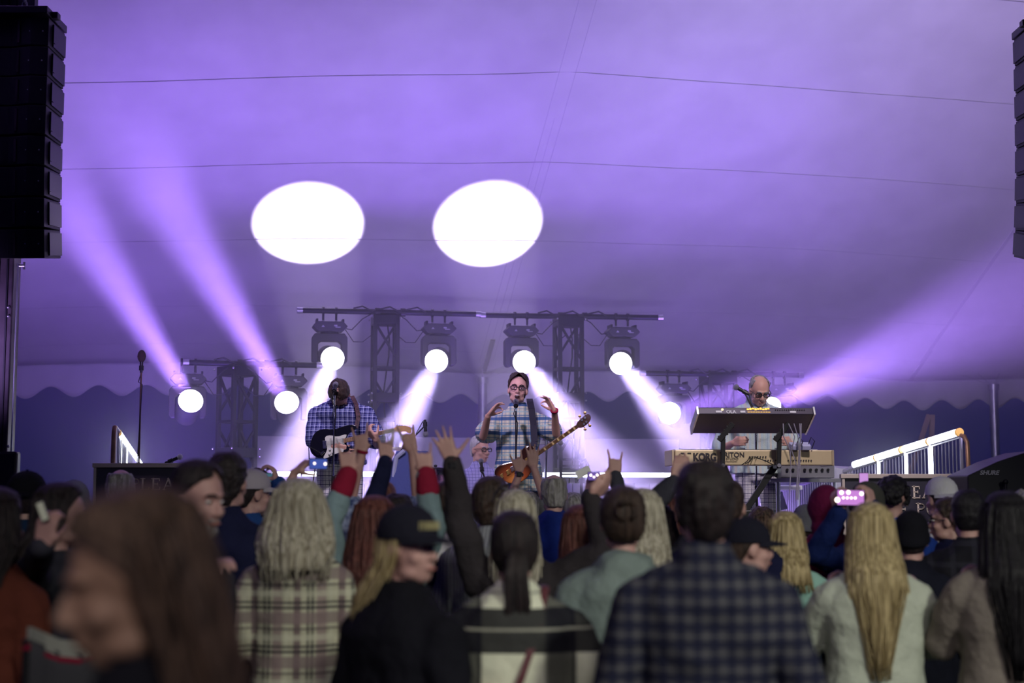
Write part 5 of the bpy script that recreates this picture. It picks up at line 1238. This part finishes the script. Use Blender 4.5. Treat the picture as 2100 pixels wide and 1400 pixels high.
o.box(p0, (.085, .006, .045), Matrix.Rotation(R(-25), 3, 'Y')).box(p0 + Vector((0, -.004, .0)), (.06, .004, .006), Matrix.Rotation(R(-25), 3, 'Y')); o = o.build('folded_paper', M_white); tag(o, 'white folded paper held beside the phone in the middle of the crowd', 'paper')
P('person in a maroon hoodie with the hood up, back turned', 1692, 993, 8.0, 3, hat='hood', hatm=maroon, top=maroon, topkind='hoodie', bulk=.05, pants=jeans_d, arms={'L': 'fwd', 'R': 'fwd'}, wide=1.08)
P('person with shoulder-length blond flipped hair in a mint jacket', 1610, 1048, 6.9, -6, hair='flip', hairc='blond', top=mint, topkind='jacket', bulk=.032, pants=jeans_d, arms={'L': 'fwd', 'R': 'fwd'}, fem=True)
P('person in an olive knit hat and blue jacket filming with a bright phone', 1778, 988, 7.6, 12, hair='crop', hairc='brown', hat='beanie', hatm=cloth('knit_olive', (.06, .06, .055), .2, 1, 120), top=royal_d, topkind='jacket', bulk=.04, pants=jeans_d, vox=.007,
  arms={'L': ((1722, 1050), (1716, 1022), -.35, 'hold', (-1, 0, -1), (.6, .5, 0)), 'R': ((1790, 1040), (1782, 1008), -.35, 'hold', (1, 0, -1), (-.6, .5, 0))})
phone(1744, 1020, 7.2, 58, 33, 'bright phone screen showing stage lights, before the olive knit hat', (.35, .14, .42), 1.3, rz=1, pattern=[(-.32, .30, .12), (-.08, .32, .12), (.38, .25, .12), (-.26, -.02, .07), (-.12, -.02, .07), (.02, -.02, .07), (.16, -.02, .07), (-.47, -.15, .16)])
phone(1771, 982, 8.2, 19, 26, 'small upright phone held above the knit hat', (.45, .22, .55), 1.0)
P('person with curly dark hair and a blue collar before the right banner', 1830, 978, 8.4, -5, hair='curly', hairc='black', top=blueb, topkind='jacket', bulk=.035, pants=jeans_d, arms={'L': 'fwd', 'R': 'fwd'})
P('person in a backwards white cap and cream jacket before the right banner', 1930, 974, 8.8, 8, hair='crop', hairc='brown', hy=12, hat='cap', hatm=whitec, top=cream, topkind='jacket', hooddown=True, bulk=.04, pants=tan, arms={'L': 'fwd', 'R': 'fwd'}, extra={'backward': 1})
P('person in a black knit hat and black jacket with a plant print on the back', 1868, 1046, 6.8, -14, hair='crop', hairc='dark', hat='beanie', hatm=blk, top=cloth('print_jacket', (.010, .011, .022)), topkind='jacket', bulk=.045, pants=tan, arms={'L': 'pocket', 'R': 'pocket'}, wide=1.08)
P('brown-haired person with glasses in profile, right of the black knit hat', 1948, 1020, 7.7, 40, hair='short', hairc='brown', hy=25, glasses='worn', top=navy, topkind='jacket', bulk=.035, pants=jeans_d, facedet=True, vox=.007)
P('short black-haired person in a black checked shirt, back turned, at the right', 1984, 1003, 7.0, -12, hair='crop', hairc='black', top=blackcheck, topkind='collar', bulk=.04, pants=jeans_d, arms={'L': 'fwd', 'R': 'fwd'}, wide=1.18)
P('person with short light hair cut off by the right edge of the picture', 2102, 1008, 7.6, 0, hair='curly', hairc='grey', top=char, topkind='jacket', bulk=.035, pants=jeans_d)
P('person in a backwards black cap and teal jacket at far left', 55, 962, 7.3, -12, hair='crop', hairc='dark', hat='cap', hatm=blk, top=teal, topkind='jacket', bulk=.035, pants=jeans_d, arms={'L': 'fwd', 'R': 'fwd'}, extra={'backward': 1}, skin=M_skin_l)
P('bald person with grey stubble before the left banner', 248, 958, 8.6, 5, hair='fringe', hairc='grey', top=char, topkind='jacket', bulk=.035, pants=jeans_d, arms={'L': 'fwd', 'R': 'fwd'})
P('person in a grey bucket-like hat at far left behind the dark-haired profile', 152, 985, 8.2, 15, hair='crop', hairc='dark', hat='beanie', hatm=greyc, top=char, topkind='jacket', bulk=.035, pants=jeans_d)
P('person in a pale cap in profile filming with a phone, left of the guitarist', 515, 958, 8.2, -45, hair='crop', hairc='dark', hy=-10, hat='cap', hatm=cloth('cap_pale', (.40, .36, .42)), top=cloth('blue_collar', (.02, .07, .25)), topkind='jacket', bulk=.035, pants=jeans_d, facedet=True, vox=.007,
  arms={'L': 'fwd', 'R': ((572, 990), (566, 975), .3, 'hold', (1, 0, -1), (-1, 0, 0))})
phone(549, 979, 8.5, 27, 19, 'phone held sideways beside the pale cap, left of the guitarist', (.05, .12, .16), .8)
P('person hidden behind the ash-blond hair, holding a phone up before the guitarist', 622, 1022, 7.2, 0, hair='short', hairc='dark', top=char, topkind='jacket', bulk=.035, pants=jeans_d, vox=.007, sleeve=.75,
  arms={'L': ((604, 968), (632, 945), -.0, 'hold', (-1, 0, -1), (.5, .3, -.4)), 'R': 'fwd'})
phone(653, 951, 7.15, 38, 22, 'phone held sideways in front of the guitarist\'s hips', (.04, .07, .30), 1.0, pattern=[(-.2, .05, .12), (.38, .0, .14)])
P('small dark-haired person between the sage hoodie and the dark flannel', 1350, 1032, 7.4, 0, hair='bob', hairc='dark', top=navy, topkind='jacket', bulk=.035, pants=jeans_d, fem=True)
P('person with grey-blond hair close behind the sage hoodie on its right', 1318, 1002, 6.3, 0, hair='long', hairc='ashblond', top=char, topkind='jacket', bulk=.03, pants=jeans_d, fem=True)
P('bald person near the stage behind the small dark-haired person', 1338, 1014, 9.3, 0, hair='fringe', hairc='grey', top=greyc, topkind='tee', bulk=.035, pants=jeans_d)
P('auburn-haired person near the stage left of the dark flannel shoulder', 1372, 1016, 9.1, 0, hair='bob', hairc='auburn', top=navy, topkind='jacket', bulk=.035, pants=jeans_d, fem=True)
P('person in a dark jacket whose ear shows right of the dark flannel\'s head', 1492, 984, 6.9, -20, hair='crop', hairc='brown', top=navy, topkind='jacket', bulk=.045, pants=jeans_d, arms={'L': 'fwd', 'R': 'fwd'}, wide=1.15)
P('person in a dark cap facing right, just above the dark flannel\'s right shoulder', 1528, 1056, 5.9, -80, hair='crop', hairc='brown', hat='cap', hatm=cloth('cap_dark', (.014, .014, .026)), top=char, topkind='jacket', bulk=.035, pants=jeans_d, facedet=True)
P('person with curly light brown hair below the keyboards', 1562, 1040, 9.4, 0, hair='curly', hairc='highlight', top=char, topkind='jacket', bulk=.035, pants=jeans_d, fem=True)
P('person in a purple-grey cap between the mint jacket and the maroon hood', 1652, 1034, 9.3, 10, hair='crop', hairc='brown', hat='beanie', hatm=greyc, top=char, topkind='jacket', bulk=.035, pants=jeans_d)
P('grey-haired person between the bright blue jacket and the raised phone', 1176, 1010, 9.6, 0, hair='crop', hairc='grey', top=char, topkind='jacket', bulk=.035, pants=jeans_d)
P('dark-capped person next to the phone, left of the ash-blond hair', 527, 961, 9.3, 0, hair='crop', hairc='brown', hat='beanie', hatm=cloth('cap_plum', (.05, .025, .05)), top=navy, topkind='jacket', bulk=.035, pants=jeans_d)
P('hand raised before the cream keyboard, person hidden behind the dark flannel\'s head', 1418, 1002, 7.2, 0, hair='short', hairc='dark', top=char, topkind='jacket', bulk=.03, pants=jeans_d, vox=.007,
  arms={'L': ((1384, 985), (1400, 935), 0, 'relaxed', (-1, 0, -1), UP), 'R': 'fwd'})
# clear cup held up
t = thing('plastic_cup', 'clear plastic cup tipped sideways in a raised hand before the guitar neck', 'cup', W(800, 888, 7.15))
M_cup = mat('clear_cup', (.85, .85, .95), .15, trans=0, alpha=.18)
a, b = W(786, 887, 7.1), W(822, 905, 7.1); fr = frame(b - a); rings = []
for f, r in ((0, .046), (.02, .049), (.5, .042), (1, .033), (1, .031), (.5, .040), (.02, .046)): rings.append([a.lerp(b, f) + fr @ Vector((r * math.cos(k * math.pi / 14), r * math.sin(k * math.pi / 14), 0)) for k in range(28)])
MB().loft(rings, caps=False).build('cup', M_cup, t, smooth=True, auto=0)
# cap lettering and jacket print are children of their wearers
def find(lbl): return [o for o in bpy.data.objects if o.get('label', '').startswith(lbl)][0]
w_ = find('person in a dark baseball cap and black jacket'); cap_ = [c for c in w_.children if c.name.startswith('cap')][0]
s_ = w_['_s']; hmx = ROOTM[w_.name] @ Matrix.Translation((0, .015 * s_, 1.625 * s_)) @ Matrix.Rotation(R(-84), 4, 'Z') @ Matrix.Scale(s_, 4)
m = MB(hmx)
for i, w2 in enumerate((.012, .010, .010, .011, .009, .012)):
    x = -.042 + i * .016
    for dx in (0, w2 * .8): yy = .112 * math.sqrt(max(0, 1 - ((x + dx) / .092) ** 2)) - .010; m.box((x + dx, yy + .0, .078), (.004, .006, .026))
    yy = .112 * math.sqrt(max(0, 1 - ((x + .004) / .092) ** 2)) - .010; m.box((x + .004, yy, .088 if i % 2 else .070), (.011, .006, .005))
m.build('cap_lettering', mat('gold_thread', (.42, .38, .20), .7), cap_)
w_ = find('person in a black knit hat and black jacket'); jk = [c for c in w_.children if c.name.startswith('jacket')][0]
s_ = w_['_s']; yb = -.158
m1 = MB(); m2 = MB(); m3 = MB(); rnd = random.Random(3)
for k in range(15):
    a = R(-70 + k * 10); L_ = rnd.uniform(.07, .12); p = Vector((-.005, yb, 1.27)) * s_; q = p + Vector((math.sin(a), 0, math.cos(a))) * L_
    m1.tube([p, p.lerp(q, .6) + Vector((.006, 0, .004)), q], .01, 6, rs=[.004, .011, .002])
for k in range(7):
    a = R(-60 + k * 20); p = Vector((-.03, yb, 1.40)) * s_; q = p + Vector((math.sin(a), 0, math.cos(a))) * .05; m2.tube([p, q], .01, 6, rs=[.004, .010])
for k in range(4): m3.box(Vector((.0, yb, 1.22 - k * .014)) * s_, (.022, .006, .005))
m3.box(Vector((.005, yb, .985)) * s_, (.05, .006, .06)); 
m1.build('printed_leaves', mat('print_leaf', (.22, .24, .16), .8), jk, local=True); m2.build('printed_flower', mat('print_flower', (.35, .18, .26), .8), jk, local=True); m3.build('printed_stem', mat('print_white', (.45, .45, .5), .8), jk, local=True)
m = MB()
for i, x in enumerate((-.055, -.01, .02, .045)):
    st, adv = GL['NDIP'[i]]
    for pts, wf in st:
        for a, b in zip(pts, pts[1:]): m.bar(Vector((x * s_ + a[0] * .03, yb * s_, 1.10 * s_ + a[1] * .045)), Vector((x * s_ + b[0] * .03, yb * s_, 1.10 * s_ + b[1] * .045)), .0035)
m.build('lettering', MATS['print_white'], jk, local=True)
m = MB()
for e in (-1, 1): m.ell(Vector((.005 + e * .022, yb, .955)) * s_, (.012, .006, .018)); m.ell(Vector((.005 + e * .012, yb - .002, .915)) * s_, (.008, .005, .006))
m.ell(Vector((.005, yb, .91)) * s_, (.04, .006, .045)); m.ell(Vector((.01, yb, .845)) * s_, (.035, .006, .016))
m.build('printed_animal', mat('print_cat', (.16, .16, .19), .8, col2=(.05, .05, .08), vscale=40), jk, local=True, smooth=True)
# shoulder strap on the big-check jacket
w_ = find('person with a dark ponytail'); s_ = w_['_s']; m = MB(); pts = [Vector((.10, .06, 1.50)), Vector((.105, -.06, 1.50)), Vector((.075, -.155, 1.38)), Vector((.02, -.178, 1.22)), Vector((-.05, -.178, 1.05)), Vector((-.11, -.165, .92))]
for a, b in zip(pts, pts[1:]): m.bar(a * s_, b * s_, .006, .022, up=Vector((1, 0, 0)))
m.build('bag_strap', mat('strap_red', (.10, .02, .03), .6), w_, local=True)
# folding chair lower left
t = thing('camp_chair', 'folding camp chair with grey mesh and red piping at lower left', 'chair', W(110, 1400, 4.0))
a, b = W(48, 1330, 4.2), W(205, 1345, 4.3); pts_t = [W(55, 1310, 4.2), W(85, 1322, 4.25), W(120, 1335, 4.28), W(165, 1340, 4.3), W(215, 1330, 4.35)]
m = MB(); vs = []
for p in pts_t: vs += [p, p - Vector((0, 0, .05)), p - Vector((0, 0, .42))]
m.add(vs, [[i * 3 + j, i * 3 + j + 1, i * 3 + j + 4, i * 3 + j + 3] for i in range(4) for j in (0, 1)]); o = m.build('backrest', mat('chair_mesh', (.05, .05, .06), .9, bump=.5, bscale=200), t, smooth=True); sd = o.modifiers.new('t', 'SOLIDIFY'); sd.thickness = .02
MB().tube([p - Vector((0, .012, .02)) for p in pts_t] , .012, 8).build('piping', redc, t, smooth=True)
m = MB().add([Vector(p) + Vector((0, .0, d)) for p in pts_t for d in (.035, -.012)], [[i * 2, i * 2 + 1, i * 2 + 3, i * 2 + 2] for i in range(4)]); o = m.build('top_panel', mat('chair_grey', (.30, .31, .27), .9), t); sd = o.modifiers.new('t', 'SOLIDIFY'); sd.thickness = .02
for p in (pts_t[0], pts_t[-1]): MB().cyl(p, (p.x, p.y, 0), .012).build('leg', M_black, t, smooth=True)
p = W(120, 1400, 4.0); MB().box((p.x, 4.0, .43), (.5, .5, .03)).build('seat', MATS['chair_mesh'], t)
bake()
# ------------------------------------------------------------------ stage haze
hz = bpy.data.materials.new('haze'); hz.use_nodes = True; nt = hz.node_tree; nt.nodes.clear()
out = nt.nodes.new('ShaderNodeOutputMaterial'); vs_ = nt.nodes.new('ShaderNodeVolumeScatter')
vs_.inputs['Density'].default_value = .072; vs_.inputs['Anisotropy'].default_value = .25; vs_.inputs['Color'].default_value = (.95, .93, 1, 1)
nt.links.new(vs_.outputs[0], out.inputs['Volume'])
mb = MB().box((0, 15.35, 3.2), (22, 4.9, 6.3))
o = mb.build('stage_haze', hz); tag(o, 'thin stage haze hanging over the band and the towers', 'haze', kind='stuff')
